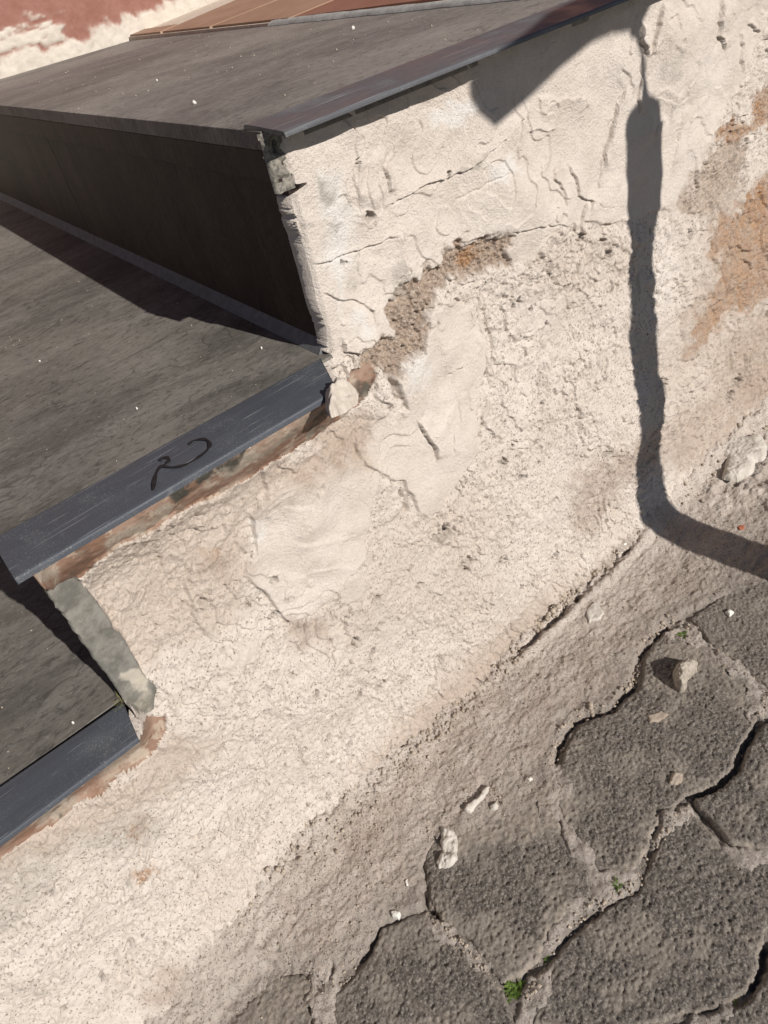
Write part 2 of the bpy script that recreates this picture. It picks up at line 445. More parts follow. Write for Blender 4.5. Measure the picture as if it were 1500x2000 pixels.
SMOOTH_UP = [(430, 200), (1200, -160), (1700, -160), (1490, 60), (1450, 150), (1405, 230), (1370, 300), (1335, 370), (1325, 425), (1290, 405), (1240, 430), (1180, 440), (1130, 430), (1080, 445), (1040, 500), (1010, 535), (990, 500), (975, 455), (900, 480), (850, 530), (800, 545), (785, 590), (762, 620), (770, 655), (740, 668), (700, 680), (672, 697), (600, 705), (480, 400)]
TONGUE = [(835, 605), (870, 585), (925, 610), (950, 660), (945, 720), (925, 800), (935, 860), (900, 930), (850, 1000), (815, 1005), (790, 940), (760, 930), (700, 905), (690, 860), (735, 800), (790, 800), (760, 735), (790, 715), (820, 690), (812, 640)]
PATCH = [(495, 1005), (520, 965), (580, 930), (660, 905), (720, 890), (735, 930), (715, 1000), (705, 1050), (708, 1090), (672, 1120), (648, 1155), (615, 1195), (562, 1218), (520, 1160), (470, 1120), (500, 1080)]
SMALL1 = [(452, 1258), (480, 1250), (505, 1238), (535, 1238), (500, 1265), (490, 1290), (462, 1290)]
SMALL2 = [(665, 1125), (700, 1115), (706, 1140), (690, 1170), (664, 1172)]
MID_R = [(1000, 560), (1060, 560), (1110, 590), (1105, 640), (1060, 660), (1010, 640)]
s_up = F.region(SMOOTH_UP, 3, warp_s); s_t = F.region(TONGUE, 2.5, warp_s); s_p = F.region(PATCH, 2.2, warp_s)
s_s1 = F.region(SMALL1, 4, warp_s); s_s2 = F.region(SMALL2, 4, warp_s); s_s = np.maximum(s_s1, s_s2); s_m = F.region(MID_R, 18, warp_s)
smooth = np.maximum.reduce([s_up, s_t, s_p, s_s, s_m * .7])

GAP = [(990, 455), (992, 515), (930, 530), (880, 550), (850, 565), (828, 640), (802, 700), (765, 745), (730, 720), (695, 705), (735, 665), (768, 655), (755, 610), (790, 560), (880, 490), (955, 455)]
GAP2 = [(620, 830), (720, 795), (722, 850), (700, 885), (645, 900), (610, 880)]
BROWN_R1 = [(1375, 290), (1445, 270), (1450, 335), (1445, 370), (1400, 405), (1345, 426), (1312, 410), (1345, 350)]
BROWN_R2 = [(1540, 300), (1500, 345), (1462, 380), (1440, 425), (1408, 432), (1393, 480), (1402, 512), (1415, 505), (1408, 550), (1388, 582), (1362, 625), (1348, 690), (1372, 668), (1402, 640), (1424, 598), (1450, 610), (1480, 580), (1560, 545)]
BROWN_R3 = [(1560, 130), (1475, 190), (1462, 245), (1412, 235), (1398, 258), (1415, 285), (1490, 250), (1560, 240)]
BROWN_R4 = [(1405, 700), (1450, 640), (1540, 590), (1560, 760), (1470, 790), (1430, 760), (1400, 740)]
PINKS = [[(1122, 930), (1150, 905), (1200, 895), (1250, 860), (1300, 830), (1300, 900), (1225, 960), (1150, 1045), (1125, 1040)],
         [(1280, 880), (1330, 820), (1400, 770), (1500, 700), (1540, 780), (1400, 880), (1330, 920)],
         [(380, 1075), (430, 1070), (460, 1100), (430, 1130), (390, 1110)],
         [(560, 1215), (640, 1200), (640, 1250), (580, 1270)],
         [(500, 940), (560, 900), (700, 850), (690, 890), (560, 940)],
         [(600, 1980), (280, 1960), (300, 1900), (330, 1880)],
         [(1380, 420), (1440, 380), (1420, 600), (1370, 660), (1330, 620), (1390, 540)]]
gap = np.maximum(F.region(GAP, 8, warp), F.region(GAP2, 14, warp) * .45)
brR = np.maximum.reduce([F.region(BROWN_R1, 12, warp) * .8, F.region(BROWN_R2, 12, warp), F.region(BROWN_R3, 12, warp) * .9, F.region(BROWN_R4, 30, warp) * .55])
pink = np.zeros_like(PX)
for p in PINKS: pink = np.maximum(pink, F.region(p, 22, warp) * .8)

# --- relief (outward, metres)
k_r = 1 - smooth
amp = 0.35 + 0.9 * ss(fbm(X, Z, 0.045, 4, 201), -0.12, 0.28)
rough = fbm(X, Z, 0.030, 3, 5) * 0.0026 + fbm(X, Z, 0.008, 3, 9) * 0.0013 * amp
stro_a = fbm(X * 0.8 + Z * 0.6, (Z * 0.8 - X * 0.6) * 4.5, 0.02, 4, 61)           # trowel drag marks
stro_b = fbm(X * 0.6 - Z * 0.8, (Z * 0.6 + X * 0.8) * 4.0, 0.016, 4, 71)
pz = pits(X, Z, 0.020, 0.45, 0.002, 0.006, 3)
pz2 = pits(X, Z, 0.0065, 0.38, 0.0008, 0.0021, 5)
rid = 1 - np.abs(fbm(X, Z, 0.022, 4, 83)) * 4.2
rid = np.clip(rid, 0, 1) ** 4
h = fbm(X, Z, 0.09, 3, 1) * 0.010
h = h + k_r * (rough + (stro_a * ss(n_lo, -.1, .15) + stro_b * ss(-n_lo, -.1, .15)) * 0.0011)
zone = ss(fbm(X, Z, 0.06, 3, 91), -0.05, 0.2)
pz3 = pits(X, Z, 0.0040, 0.34, 0.0006, 0.0014, 8)
h = h - k_r * (pz * 0.0022 * zone + pz2 * 0.0017 * (0.45 + .55 * zone) + pz3 * 0.0014 * (.4 + amp * .6)) + k_r * rid * 0.0012 * zone
h = h + fbm(X, Z, 0.0026, 3, 15) * (0.0004 + 0.0011 * k_r * amp)
h = h + smooth * (0.0022 + fbm(X, Z, 0.045, 2, 25) * 0.004 + fbm(X * .7 + Z * .7, (Z * .7 - X * .7) * 3, .04, 3, 27, .4) * 0.0008)
h = h + s_t * 0.0036 + s_p * 0.0034 + s_s * .001
grain = fbm(X, Z, 0.0024, 3, 17)
h = h - gap * 0.0052 + gap * grain * 0.0042
h = h - brR * 0.0014 + brR * grain * 0.0026

def terrace(scale, levels, amp_, seed, sharp=.10, dirx=0.0):
    t = fbm(X, Z, scale, 4, seed, .45) * levels + dirx * (X * .6 + Z) / scale
    fr = t - np.floor(t)
    return (ss(fr, 0, sharp) * (1 - fr)) * amp_
tz1 = ss(fbm(X, Z, 0.07, 3, 301), -0.02, 0.10); tz2 = ss(fbm(X, Z, 0.05, 3, 303), 0.02, 0.12)
h = h + tz1 * terrace(0.085, 5.0, 0.0034, 305, .05, .8) * (0.55 + .45 * k_r) + k_r * tz2 * terrace(0.045, 4.0, 0.0032, 307, .08, .6)
ft = ss(-(Z - gz(X)), -0.045, -0.004)
h = h + ft * k_r * (fbm(X, Z, 0.008, 4, 309) * 0.009 + np.abs(fbm(X, Z, 0.012, 3, 311)) * 0.006)
# curved brush arcs in the middle of the wall
k, (dd, sg, tt) = F.line([(1040, 560), (1110, 700), (1160, 900)], 90, warp_s)
arc = np.sin(dd / 9.5 * 2 * math.pi * .5) * np.exp(-(dd / 60) ** 2) * 0.0005
h[k] += arc * k_r[k]

def groove(pts, wpx=2.5, depth=0.003, taper=True, wp=warp_s):
    k, (d, s, t) = F.line(pts, 12 + wpx * 4, wp)
    if len(k[0]) == 0: return
    e = np.exp(-(d / wpx) ** 2)
    if taper: e = e * ss(t, 0.0, 0.12) * ss(1 - t, 0, 0.12)
    h[k] -= e * depth
holes = np.zeros_like(PX)
def hole(x0, y0, r, dp):
    """a jagged deep pit whose inner shade is painted in as grey"""
    k, (d, s_, t) = F.line([(x0 - r * .5, y0 + r * .8), (x0, y0), (x0 + r * .45, y0 - r * .7)], 12 + r * 4, hwarp)
    e = 1 - ss(d, r * .42, r * .85)
    h[k] -= e * dp
    h[k] += np.exp(-((d - r * 1.25) / (r * .5)) ** 2) * .0007
    holes[k] = np.maximum(holes[k], e)
hwarp = (fbm(X, Z, 0.005, 3, 221) * 13, fbm(X, Z, 0.005, 3, 223) * 13)
def ledge(pts, amp=0.003, fall=25, side=1, edge=1.0, wp=warp_s, under=0.0):
    """a coat that ends along a line: proud on one side, dropping sharply"""
    k, (d, s, t) = F.line(pts, fall * 2.6, wp)
    if len(k[0]) == 0: return
    sd = d * s * side
    tp = ss(t, 0.0, 0.15) * ss(1 - t, 0, 0.15)
    e = ss(sd, -edge, edge) * np.exp(-np.maximum(sd, 0) / fall)
    h[k] += e * amp * tp
    if under: h[k] -= np.exp(-((sd + 1.4) / 1.5) ** 2) * under * .8 * tp
# side=1 is the left hand of the walking direction turned to the right in image space (y runs down)
ledge([(1090, 50), (1075, 78), (1045, 102), (1040, 150), (1032, 200), (1022, 228), (1000, 245), (950, 295), (915, 325), (870, 350), (820, 366), (770, 395), (752, 402)], 0.0032, 26, 1, 1.0, under=0.0022)
ledge([(660, 225), (685, 250), (710, 272), (706, 300), (690, 315), (676, 355), (678, 388), (702, 412)], 0.0030, 24, 1, 1.0, under=0.0022)
ledge([(700, 412), (690, 330), (706, 300), (735, 295)], 0.0015, 20, 1)
ledge([(744, 322), (754, 350), (756, 378)], 0.0035, 14, -1, 1.0, under=0.0020)
ledge([(603, 512), (640, 508), (700, 490), (745, 474), (792, 455)], 0.0020, 22, -1, 1.0, under=0.0014)
ledge([(618, 570), (660, 583), (710, 590), (728, 610), (730, 645)], 0.0022, 20, -1, 1.0, under=0.0012)
ledge([(680, 420), (720, 415), (740, 425), (730, 440)], 0.002, 12, 1)
ledge([(1222, 165), (1200, 225), (1185, 285), (1172, 335)], 0.0048, 10, -1, 1.0, under=0.0035)
ledge([(1172, 300), (1170, 370)], 0.0025, 8, -1)
ledge([(1240, 45), (1245, 80), (1256, 115)], 0.0045, 10, -1, 1.0, under=0.003)
ledge([(1284, 5), (1272, 60), (1262, 110)], 0.0035, 10, -1, 1.0, under=0.003)
ledge([(1250, 150), (1248, 190), (1247, 225)], 0.003, 7, -1, 1.0, under=0.002)
ledge([(1314, 180), (1306, 215), (1302, 245)], 0.0025, 8, -1, under=0.002)
ledge([(1335, 205), (1318, 260), (1312, 330)], 0.0025, 10, -1, under=0.001)
ledge([(1404, -10), (1400, 40), (1396, 70), (1420, 100)], 0.0050, 14, -1, 1.8, under=0.004)
ledge([(1445, 60), (1450, 100), (1442, 140)], 0.0035, 9, -1, under=0.002)
ledge([(1500, 20), (1480, 60), (1460, 45)], 0.003, 9, 1, under=0.002)
ledge([(1106, 318), (1080, 332), (1074, 350), (1098, 366), (1103, 418)], 0.0022, 16, -1, 1.0, under=0.0018)
ledge([(1106, 318), (1124, 358), (1125, 384), (1162, 396), (1140, 442)], 0.0024, 16, -1, 1.0, under=0.002)
ledge([(985, 452), (1000, 455), (1060, 436), (1112, 440)], 0.0020, 18, -1, under=0.0012)
ledge([(1150, 395), (1135, 440), (1132, 466)], 0.004, 10, -1, under=0.004)
ledge([(1040, 215), (1080, 225), (1078, 250), (1040, 255), (1020, 258)], 0.0022, 10, 1)
ledge([(1060, 210), (1100, 190), (1140, 196), (1150, 210)], 0.0022, 12, 1)
groove([(888, 402), (940, 365), (992, 335)], 2.0, 0.0016)
ledge([(735, 790), (752, 820), (790, 850)], 0.0012, 14, 1)
ledge([(808, 820), (818, 842), (838, 868), (845, 896)], 0.0050, 16, -1, 1.0, under=0.005)
ledge([(490, 1010), (505, 982), (540, 955), (590, 935), (640, 915), (712, 880)], 0.0026, 20, 1, 1.0, under=0.002)
ledge([(512, 1010), (520, 985), (570, 948)], 0.0020, 12, 1, 1.0, under=0.001)
ledge([(706, 1085), (672, 1120), (650, 1150), (622, 1188)], 0.0034, 22, 1, 1.0, under=0.004)
ledge([(570, 1062), (620, 1050), (700, 1035)], 0.0018, 20, 1)
ledge([(585, 1120), (640, 1100), (690, 1095)], 0.0014, 16, 1)
ledge([(925, 640), (945, 655), (932, 682), (895, 718), (860, 730)], 0.0035, 16, 1, 1.0, under=0.003)
ledge([(838, 612), (845, 660), (862, 675), (905, 660), (930, 640)], 0.0020, 16, 1, 1.0, under=0.001)
ledge([(912, 600), (920, 625), (930, 635)], 0.0025, 12, 1, under=0.002)
groove([(755, 715), (762, 752), (768, 786)], 5, 0.009)
groove([(782, 955), (792, 985), (796, 1002)], 5, 0.007)
groove([(740, 655), (750, 668)], 4, 0.006)
ledge([(665, 660), (672, 685), (700, 692), (720, 672), (748, 660)], 0.004, 14, -1, 1.0, under=0.003)
groove([(962, 700), (957, 740), (966, 770)], 6, 0.004)
groove([(940, 860), (932, 850), (950, 825)], 4, 0.005)
ledge([(790, 450), (788, 500), (800, 545)], 0.0025, 16, 1, under=0.001)
ledge([(1000, 540), (1020, 548), (1040, 520), (1100, 500)], 0.003, 16, 1, under=0.002)
ledge([(1100, 570), (1110, 590), (1128, 596)], 0.0035, 12, 1, under=0.003)
ledge([(470, 1288), (445, 1345), (443, 1395)], 0.0022, 18, 1, under=0.001)
ledge([(395, 1795), (410, 1750), (432, 1712), (446, 1662)], 0.0030, 22, -1, 1.0, under=0.002)
ledge([(455, 1608), (478, 1585), (500, 1588)], 0.004, 12, 1, under=0.003)
ledge([(495, 1600), (515, 1582), (530, 1590)], 0.004, 12, 1, under=0.003)
ledge([(300, 1742), (322, 1712), (340, 1690)], 0.002, 14, 1, under=0.002)
ledge([(450, 1430), (490, 1420), (520, 1412)], 0.0035, 12, 1, under=0.003)
groove([(408, 1425), (420, 1408)], 4, 0.006)
ledge([(420, 1500), (440, 1478), (452, 1482)], 0.003, 12, 1, under=0.002)
ledge([(180, 1110), (160, 1140), (210, 1215), (235, 1262)], 0.002, 20, -1, under=0.001)
groove([(48, 1800), (60, 1808)], 3, 0.004)
groove([(448, 1700), (440, 1760)], 3, 0.0)
ledge([(450, 1835), (462, 1800), (480, 1790)], 0.003, 14, 1, under=0.003)
ledge([(540, 1690), (600, 1640), (650, 1620), (700, 1590), (722, 1560), (745, 1528)], 0.0060, 26, 1, 2.0, under=0.005)
ledge([(880, 1390), (960, 1300), (1030, 1235)], 0.003, 26, 1, 2.5)
ledge([(1030, 1240), (1085, 1195), (1140, 1140), (1200, 1080), (1262, 1015)], 0.0080, 30, 1, 2.2, under=0.006)
for (gx, gy, r, dp) in [(725, 1270, 7, .006), (690, 1250, 6, .007), (655, 1205, 4, .006), (735, 1220, 6, .006), (810, 1235, 6, .005), (725, 1165, 6, .006), (910, 1100, 12, .004), (863, 1045, 12, .006), (880, 1040, 8, .005), (845, 1050, 8, .005), (560, 1165, 6, .005), (530, 1130, 6, .005), (540, 1205, 7, .006), (860, 1285, 6, .006), (745, 1340, 8, .005), (700, 1360, 8, .004), (1298, 745, 4, .006), (1440, 745, 8, .006), (1425, 775, 6, .006), (700, 320, 3, .004), (674, 518, 4, .005), (722, 425, 8, .004), (640, 1285, 4, .004), (430, 1390, 4, .005), (480, 1500, 5, .004), (390, 1195, 6, .006), (400, 1170, 5, .004), (350, 1260, 5, .003), (600, 1580, 6, .004), (640, 1560, 6, .004), (1090, 980, 5, .003), (1235, 890, 5, .004), (1185, 885, 6, .004), (1060, 790, 4, .004), (1130, 465, 6, .006), (880, 340, 4, .003)]:
    hole(gx, gy, r, dp * 1.7)
for (gx, gy, r) in [(868, 1030, 7), (985, 1095, 5), (935, 1180, 4), (1022, 1150, 4), (770, 1130, 3), (800, 1110, 5), (815, 1140, 4), (705, 1190, 4), (1005, 1060, 3), (665, 1300, 5), (790, 1330, 6), (930, 1330, 5), (1085, 1090, 4), (1120, 1060, 3), (1000, 870, 4), (1020, 930, 4), (985, 905, 5), (1070, 610, 5), (1005, 590, 6), (1035, 600, 4), (1060, 636, 5), (1190, 500, 6), (1175, 470, 4), (590, 1470, 5), (560, 1500, 4), (520, 1540, 5), (640, 1440, 5), (690, 1450, 6), (420, 1620, 4), (350, 1830, 5), (300, 1800, 4), (430, 1560, 4), (250, 1830, 4), (200, 1900, 5), (120, 1960, 6), (90, 1930, 5), (380, 1700, 4), (470, 1420, 4), (520, 1340, 4), (360, 1180, 5), (570, 1320, 4), (610, 1350, 5), (1175, 740, 3), (1160, 650, 3), (1100, 560, 5), (700, 1590, 7), (650, 1625, 7), (600, 1665, 6), (735, 1540, 7), (555, 1700, 6), (770, 1500, 5)]:
    hole(gx, gy, r, .0075)

clus = ss(fbm(X, Z, 0.035, 3, 211), 0.06, 0.26)
big = ss(pits(X + hwarp[0] * 2.2e-4, Z + hwarp[1] * 2.2e-4, 0.011, .30, .0007, .0022, 12), 0.05, 0.45)
clus = .25 + .75 * clus
h -= k_r * clus * big * 0.0052
h += k_r * clus * (fbm(X, Z, 0.006, 3, 215)) * 0.0026
# a slug of mortar squeezed out beside the middle trim, and other soft swellings
for pl_, a_, sf in [([(722, 808), (726, 780), (740, 757), (754, 750), (762, 775), (754, 798), (738, 812)], .0060, 9), ([(840, 840), (905, 800), (930, 900), (880, 980), (820, 960)], .0030, 40), ([(560, 1010), (640, 990), (690, 1030), (600, 1050)], .0022, 25),
                    ([(1010, 340), (1070, 300), (1060, 420), (990, 440)], .0022, 25), ([(1290, 50), (1390, 20), (1380, 160), (1300, 190)], .003, 35), ([(690, 320), (750, 300), (770, 370), (720, 405), (685, 380)], .0025, 12), ([(680, 600), (730, 600), (740, 660), (690, 690), (665, 660)], .0035, 16)]:
    h += F.region(pl_, sf, warp_s) * a_
# rough crumbly zones
for poly, amp in [([(960, 480), (1110, 440), (1200, 430), (1220, 520), (1130, 600), (1020, 620), (990, 720), (950, 780), (940, 650), (990, 560)], 1.0),
                  ([(800, 1000), (900, 980), (960, 850), (1010, 1000), (920, 1080), (840, 1080)], 1.0),
                  ([(520, 1150), (560, 1220), (480, 1290), (440, 1240), (500, 1200)], 1.1),
                  ([(640, 1600), (760, 1480), (860, 1390), (1000, 1260), (920, 1200), (700, 1380), (560, 1560)], 0.8),
                  ([(1210, 640), (1225, 420), (1330, 420), (1300, 700)], 0.45),
                  ([(370, 1140), (420, 1130), (420, 1220), (350, 1210)], 0.9),
                  ([(350, 2000), (300, 1850), (420, 1780), (560, 1640), (620, 1640), (450, 1830)], 0.9)]:
    r_ = F.region(poly, 40, warp)
    h += r_ * k_r * amp * (fbm(X, Z, 0.007, 4, 101) * 0.0048 - pits(X, Z, 0.0085, 0.5, 0.0012, 0.003, 9) * 0.0022)

# mortar bands under the trims and the bare end of the lower riser
BAND2 = [(-20, 1120), (30, 1128), (330, 955), (650, 772), (688, 724), (728, 704), (738, 732), (722, 765), (700, 798), (600, 866), (440, 960), (330, 1010), (190, 1095), (150, 1130), (90, 1170), (20, 1180)]
BAND3 = [(-40, 1650), (0, 1635), (270, 1438), (285, 1392), (318, 1395), (322, 1425), (300, 1470), (240, 1510), (140, 1585), (60, 1640), (-40, 1710)]
STRIP = [(80, 1170), (150, 1130), (172, 1148), (305, 1345), (300, 1380), (262, 1395), (235, 1380), (160, 1270)]
band2 = F.region(BAND2, 2.5, warp_s); band3 = F.region(BAND3, 2.5, warp_s); strip = F.region(STRIP, 2.5, warp_s)
bands = np.maximum(np.maximum(band2, band3), strip)
flat = fbm(X, Z, 0.012, 4, 131) * 0.0016 + fbm(X, Z, 0.003, 3, 133) * 0.0006
h = h * (1 - bands) + bands * (flat - 0.0022)
h = h * (1 - strip) + strip * (Y0 - 0.0035 - 0.10 * (X + D2) + flat * .8)
# distance-limited thickness at the free edges
top = np.where(X < -D2, H3 - 0.003, np.where(X < 0.0, H - 0.002, HL - 0.004))
jag = fbm(X, Z, 0.006, 4, 141) * 0.0045
edge_x = np.where(Z > H3, np.where(Z > H, xs[c_b], xs[c_a]), -9)
topj = top + np.where(X > -0.0, 0, 0)
keepv = (CI >= c_b) | ((CI >= c_a) & (RI <= r_b)) | (RI <= r_a)
h = h - 0.0035 * ss(-(X - edge_x), -0.006, 0.0) * (edge_x > -5) * (1 - bands)
YY = Y0 - h
YY = np.minimum(YY, 0.034)
# masks
dist_base = Z - gz(X)
pit_shade = k_r * np.clip(pz3 * .6 + pz2 * .4 + pz * .2 + clus * big * .6, 0, 1) * (1 - bands)  # shade inside the small pits, put into the colour
dust = 0.75 * ss(-dist_base, -0.030, 0.005) * ss(X, -0.32, -0.05)
dust = np.maximum(dust, 0.45 * F.region([(560, 1700), (760, 1500), (880, 1400), (960, 1290), (1080, 1180), (1180, 1100), (1060, 1240), (760, 1560), (560, 1760)], 40, warp))
pinkband = F.region([(640, 1650), (750, 1480), (830, 1390), (900, 1290), (1000, 1200), (1060, 1180), (960, 1330), (780, 1520)], 45, warp) * .55
pink = np.maximum(pink, pinkband)
stain_l = F.region([(-40, 1690), (100, 1640), (230, 1590), (330, 1600), (300, 1650), (130, 1665), (95, 1740), (50, 1790), (-40, 1850)], 14, warp)
grey = np.zeros_like(PX)
for pl, a_, sf in [([(622, 348), (645, 345), (654, 385), (642, 402), (630, 395)], .8, 9), ([(640, 425), (658, 425), (660, 455), (648, 455)], .55, 8), ([(760, 515), (790, 498), (798, 530), (785, 548), (765, 540)], .6, 8),
                   ([(895, 330), (930, 315), (950, 298), (948, 315), (900, 338)], .7, 4), ([(1290, 120), (1322, 108), (1322, 150), (1295, 160)], .5, 10), ([(1355, 125), (1380, 112), (1380, 140)], .35, 8),
                   ([(690, 555), (700, 550), (703, 575), (693, 572)], .4, 6), ([(775, 550), (800, 540), (795, 590), (768, 585)], .5, 6), ([(725, 470), (745, 530), (700, 520)], .0, 6),
                   ([(95, 1725), (115, 1705), (110, 1735), (90, 1745)], .7, 5), ([(230, 1715), (255, 1705), (250, 1740)], .7, 5), ([(330, 1960), (380, 1860), (480, 1850), (440, 1900)], .5, 8),
                   ([(500, 1740), (560, 1660), (620, 1640), (560, 1760)], .3, 20)]:
    grey = np.maximum(grey, F.region(pl, sf, warp) * a_)
grey = np.maximum(grey, stain_l * .45)
white = np.zeros_like(PX)
for pl, a_, sf in [([(835, 215), (900, 190), (960, 185), (900, 240), (860, 255)], .9, 14), ([(610, 320), (660, 330), (700, 420), (690, 480), (670, 640), (640, 540)], .9, 26), ([(950, 320), (1000, 300), (1020, 330), (960, 360)], .9, 18),
                   ([(770, 700), (830, 690), (830, 740), (790, 780)], .8, 22), ([(680, 610), (720, 600), (720, 650), (690, 660)], .8, 14), ([(495, 1030), (515, 1020), (520, 1060), (500, 1070)], .9, 8), ([(1240, 430), (1340, 440), (1350, 600), (1290, 700), (1240, 640)], .45, 30),
                   ([(0, 1850), (130, 1700), (250, 1820), (60, 1960)], .25, 40), ([(1190, 980), (1240, 900), (1330, 900), (1290, 1000)], .5, 25), ([(850, 620), (900, 640), (880, 700), (850, 680)], .3, 20), ([(1130, 130), (1500, 30), (1400, 200), (1200, 380)], .3, 60)]:
    white = np.maximum(white, F.region(pl, sf, warp) * a_)
orange = F.region(BROWN_R2, 14, warp) * 1.0
orange = np.maximum(orange, F.region(BROWN_R3, 12, warp) * .8)
for pl in [[(245, 1610), (270, 1588), (292, 1600), (280, 1630), (252, 1650)], [(235, 1705), (300, 1680), (310, 1690), (260, 1720)], [(395, 1080), (430, 1075), (425, 1092)], [(900, 480), (940, 470), (960, 500), (900, 520)]]:
    orange = np.maximum(orange, F.region(pl, 9, warp) * .8)
dust = np.maximum(dust, pit_shade)  # the dust mask also carries the painted pit shade
hole_shade = np.clip(holes + .8 * clus * big * k_r, 0, 1) * (1 - bands) * .8  # painted shade darkening the insides of the deep pits
brk = ss(fbm(X * 2.0 + Z * .8, Z * .9, 0.02, 5, 321, .65), -0.16, 0.06)
orange = orange * (.5 + .5 * brk)
pink = np.maximum(pink, np.maximum(F.region(BROWN_R2, 40, warp) * .8, F.region(BROWN_R4, 60, warp) * .8) * (.3 + .7 * ss(fbm(X * 1.6 + Z * .8, Z * .9, 0.02, 5, 323, .6), -.1, .2)))
brown = np.clip(np.maximum(gap * .85, brR * .8), 0, 1)
bdark = np.zeros_like(PX); bpale = np.zeros_like(PX)
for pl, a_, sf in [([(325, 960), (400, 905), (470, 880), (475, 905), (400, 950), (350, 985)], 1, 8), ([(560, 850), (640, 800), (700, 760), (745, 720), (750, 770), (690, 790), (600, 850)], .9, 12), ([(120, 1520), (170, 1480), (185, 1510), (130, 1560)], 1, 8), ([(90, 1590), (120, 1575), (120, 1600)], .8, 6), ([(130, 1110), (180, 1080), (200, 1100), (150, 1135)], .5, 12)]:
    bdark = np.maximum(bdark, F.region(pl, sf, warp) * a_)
for pl, a_, sf in [([(420, 920), (500, 880), (515, 900), (440, 945)], .9, 6), ([(480, 880), (620, 800), (640, 815), (520, 885)], .5, 12), ([(655, 770), (700, 770), (690, 815), (650, 800)], 1, 5), ([(200, 1060), (330, 990), (340, 1010), (210, 1090)], .9, 8), ([(80, 1120), (110, 1100), (120, 1130), (70, 1150)], .8, 8), ([(60, 1570), (130, 1540), (150, 1570), (90, 1620)], .8, 10), ([(280, 1350), (300, 1350), (290, 1395), (262, 1380)], .6, 8), ([(230, 1300), (280, 1310), (295, 1350), (250, 1340)], .9, 5), ([(180, 1470), (260, 1430), (290, 1470), (200, 1540)], .6, 14)]:
    bpale = np.maximum(bpale, F.region(pl, sf, warp) * a_)
grey = np.maximum(grey, hole_shade); white = np.where(bands > .5, bpale, white * .75); grey = np.where(bands > .5, bdark, grey)
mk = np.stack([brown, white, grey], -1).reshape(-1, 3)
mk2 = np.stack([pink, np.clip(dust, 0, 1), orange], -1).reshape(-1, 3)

tanz = np.maximum.reduce([F.region(pl, sf, warp) * a_ for pl, a_, sf in [
    ([(150, 1110), (400, 960), (650, 860), (720, 900), (500, 1000), (480, 1200), (380, 1250), (250, 1330), (180, 1200)], .65, 30), ([(700, 1020), (900, 960), (1000, 1000), (960, 1200), (700, 1250), (620, 1230)], .35, 50),
    ([(0, 1700), (330, 1560), (420, 1450), (330, 1430), (240, 1520), (0, 1660)], .75, 20), ([(620, 830), (730, 800), (720, 900), (600, 920)], .8, 20), ([(700, 1500), (900, 1300), (1100, 1150), (1180, 1100), (1060, 1260), (760, 1560)], .7, 30),
    ([(1280, 700), (1400, 420), (1560, 400), (1560, 800), (1300, 950)], .45, 40), ([(1000, 480), (1230, 440), (1240, 560), (1100, 600)], .3, 30)]])
mk3 = np.stack([k_r * (1 - bands) * np.clip(.35 + .65 * amp, 0, 1), tanz, tanz * 0], -1).reshape(-1, 3)
V = np.stack([X, YY, Z], -1)
GF = grid_faces(nr, nc)
kq = keepv[:-1, :-1] & keepv[:-1, 1:] & keepv[1:, 1:] & keepv[1:, :-1]
# rim: a row of kept vertices next to a hole goes back into the wall so that the coat has a thickness
hole = ~keepv
nb = np.zeros_like(hole)
nb[1:] |= hole[:-1]; nb[:-1] |= hole[1:]; nb[:, 1:] |= hole[:, :-1]; nb[:, :-1] |= hole[:, 1:]
nb[-1, :] = True
rim = nb & keepv
V[..., 1] = np.where(rim, Y0 + 0.016, V[..., 1])
wall_z = V[..., 1].copy()
V = V.reshape(-1, 3)
def fc(a): return (a[:-1, :-1] + a[1:, 1:]) * .5 > 0.5
f_b2, f_b3, f_st = fc(band2), fc(band3), fc(strip)
sets = []
rest = kq.copy()
for nm, msk in (('mortar_band', f_b2 & ~f_st), ('mortar_band', f_b3 & ~f_st), ('riser_end', f_st)):
    sets.append((nm, kq & msk)); rest &= ~msk
for nm, a in (('plaster_patch', s_p), ('plaster_patch', s_t), ('plaster_coat', s_up), ('plaster_patch', s_s1), ('plaster_patch', s_s2)):
    mm = fc(a) & rest; sets.append((nm, mm)); rest &= ~mm
sets.append(('rough_render', rest))

def band_mat():
    m = M('bedding_mortar', 0.85, 0.25)
    med = m.noise(55, 5, 0.65); v = m.map((14, 40, 40)); st = m.noise(1, 5, 0.7, v); fine = m.noise(420, 4, 0.7); b2 = m.noise(28, 4, 0.6)
    a = m.attr('mk')
    c = m.mix(m.ramp(st, 0.40, 0.60), (0.19, 0.108, 0.072), (0.29, 0.195, 0.145))
    c = m.mix(m.ramp(med, 0.54, 0.62), c, (0.36, 0.28, 0.215))
    c = m.mix(m.ramp(b2, 0.56, 0.64), c, (0.22, 0.20, 0.155))
    c = m.mix(m.math('MULTIPLY', a[1], m.ramp(fine, 0.32, 0.5)), c, (0.36, 0.31, 0.25))
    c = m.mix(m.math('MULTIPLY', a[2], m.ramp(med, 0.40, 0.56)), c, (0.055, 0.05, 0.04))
    m.col(c); m.bump(fine, 0.0008, 0.6); return m.m
def strip_mat():
    m = M('bare_cement', 0.85, 0.25)
    med = m.noise(45, 5, 0.7); fine = m.noise(420, 4, 0.7)
    c = m.mix(m.ramp(med, 0.35, 0.65), (0.115, 0.108, 0.095), (0.215, 0.20, 0.175))
    c = m.mix(m.attr('mk')[1], c, (0.42, 0.375, 0.31))
    c = m.mix(m.ramp(m.noise(24, 5, 0.65), 0.52, 0.66, 0, .7), c, (0.10, 0.095, 0.075))
    m.col(c); m.bump(fine, 0.0008, 0.6); return m.m
MAT['band'] = band_mat(); MAT['strip'] = strip_mat()
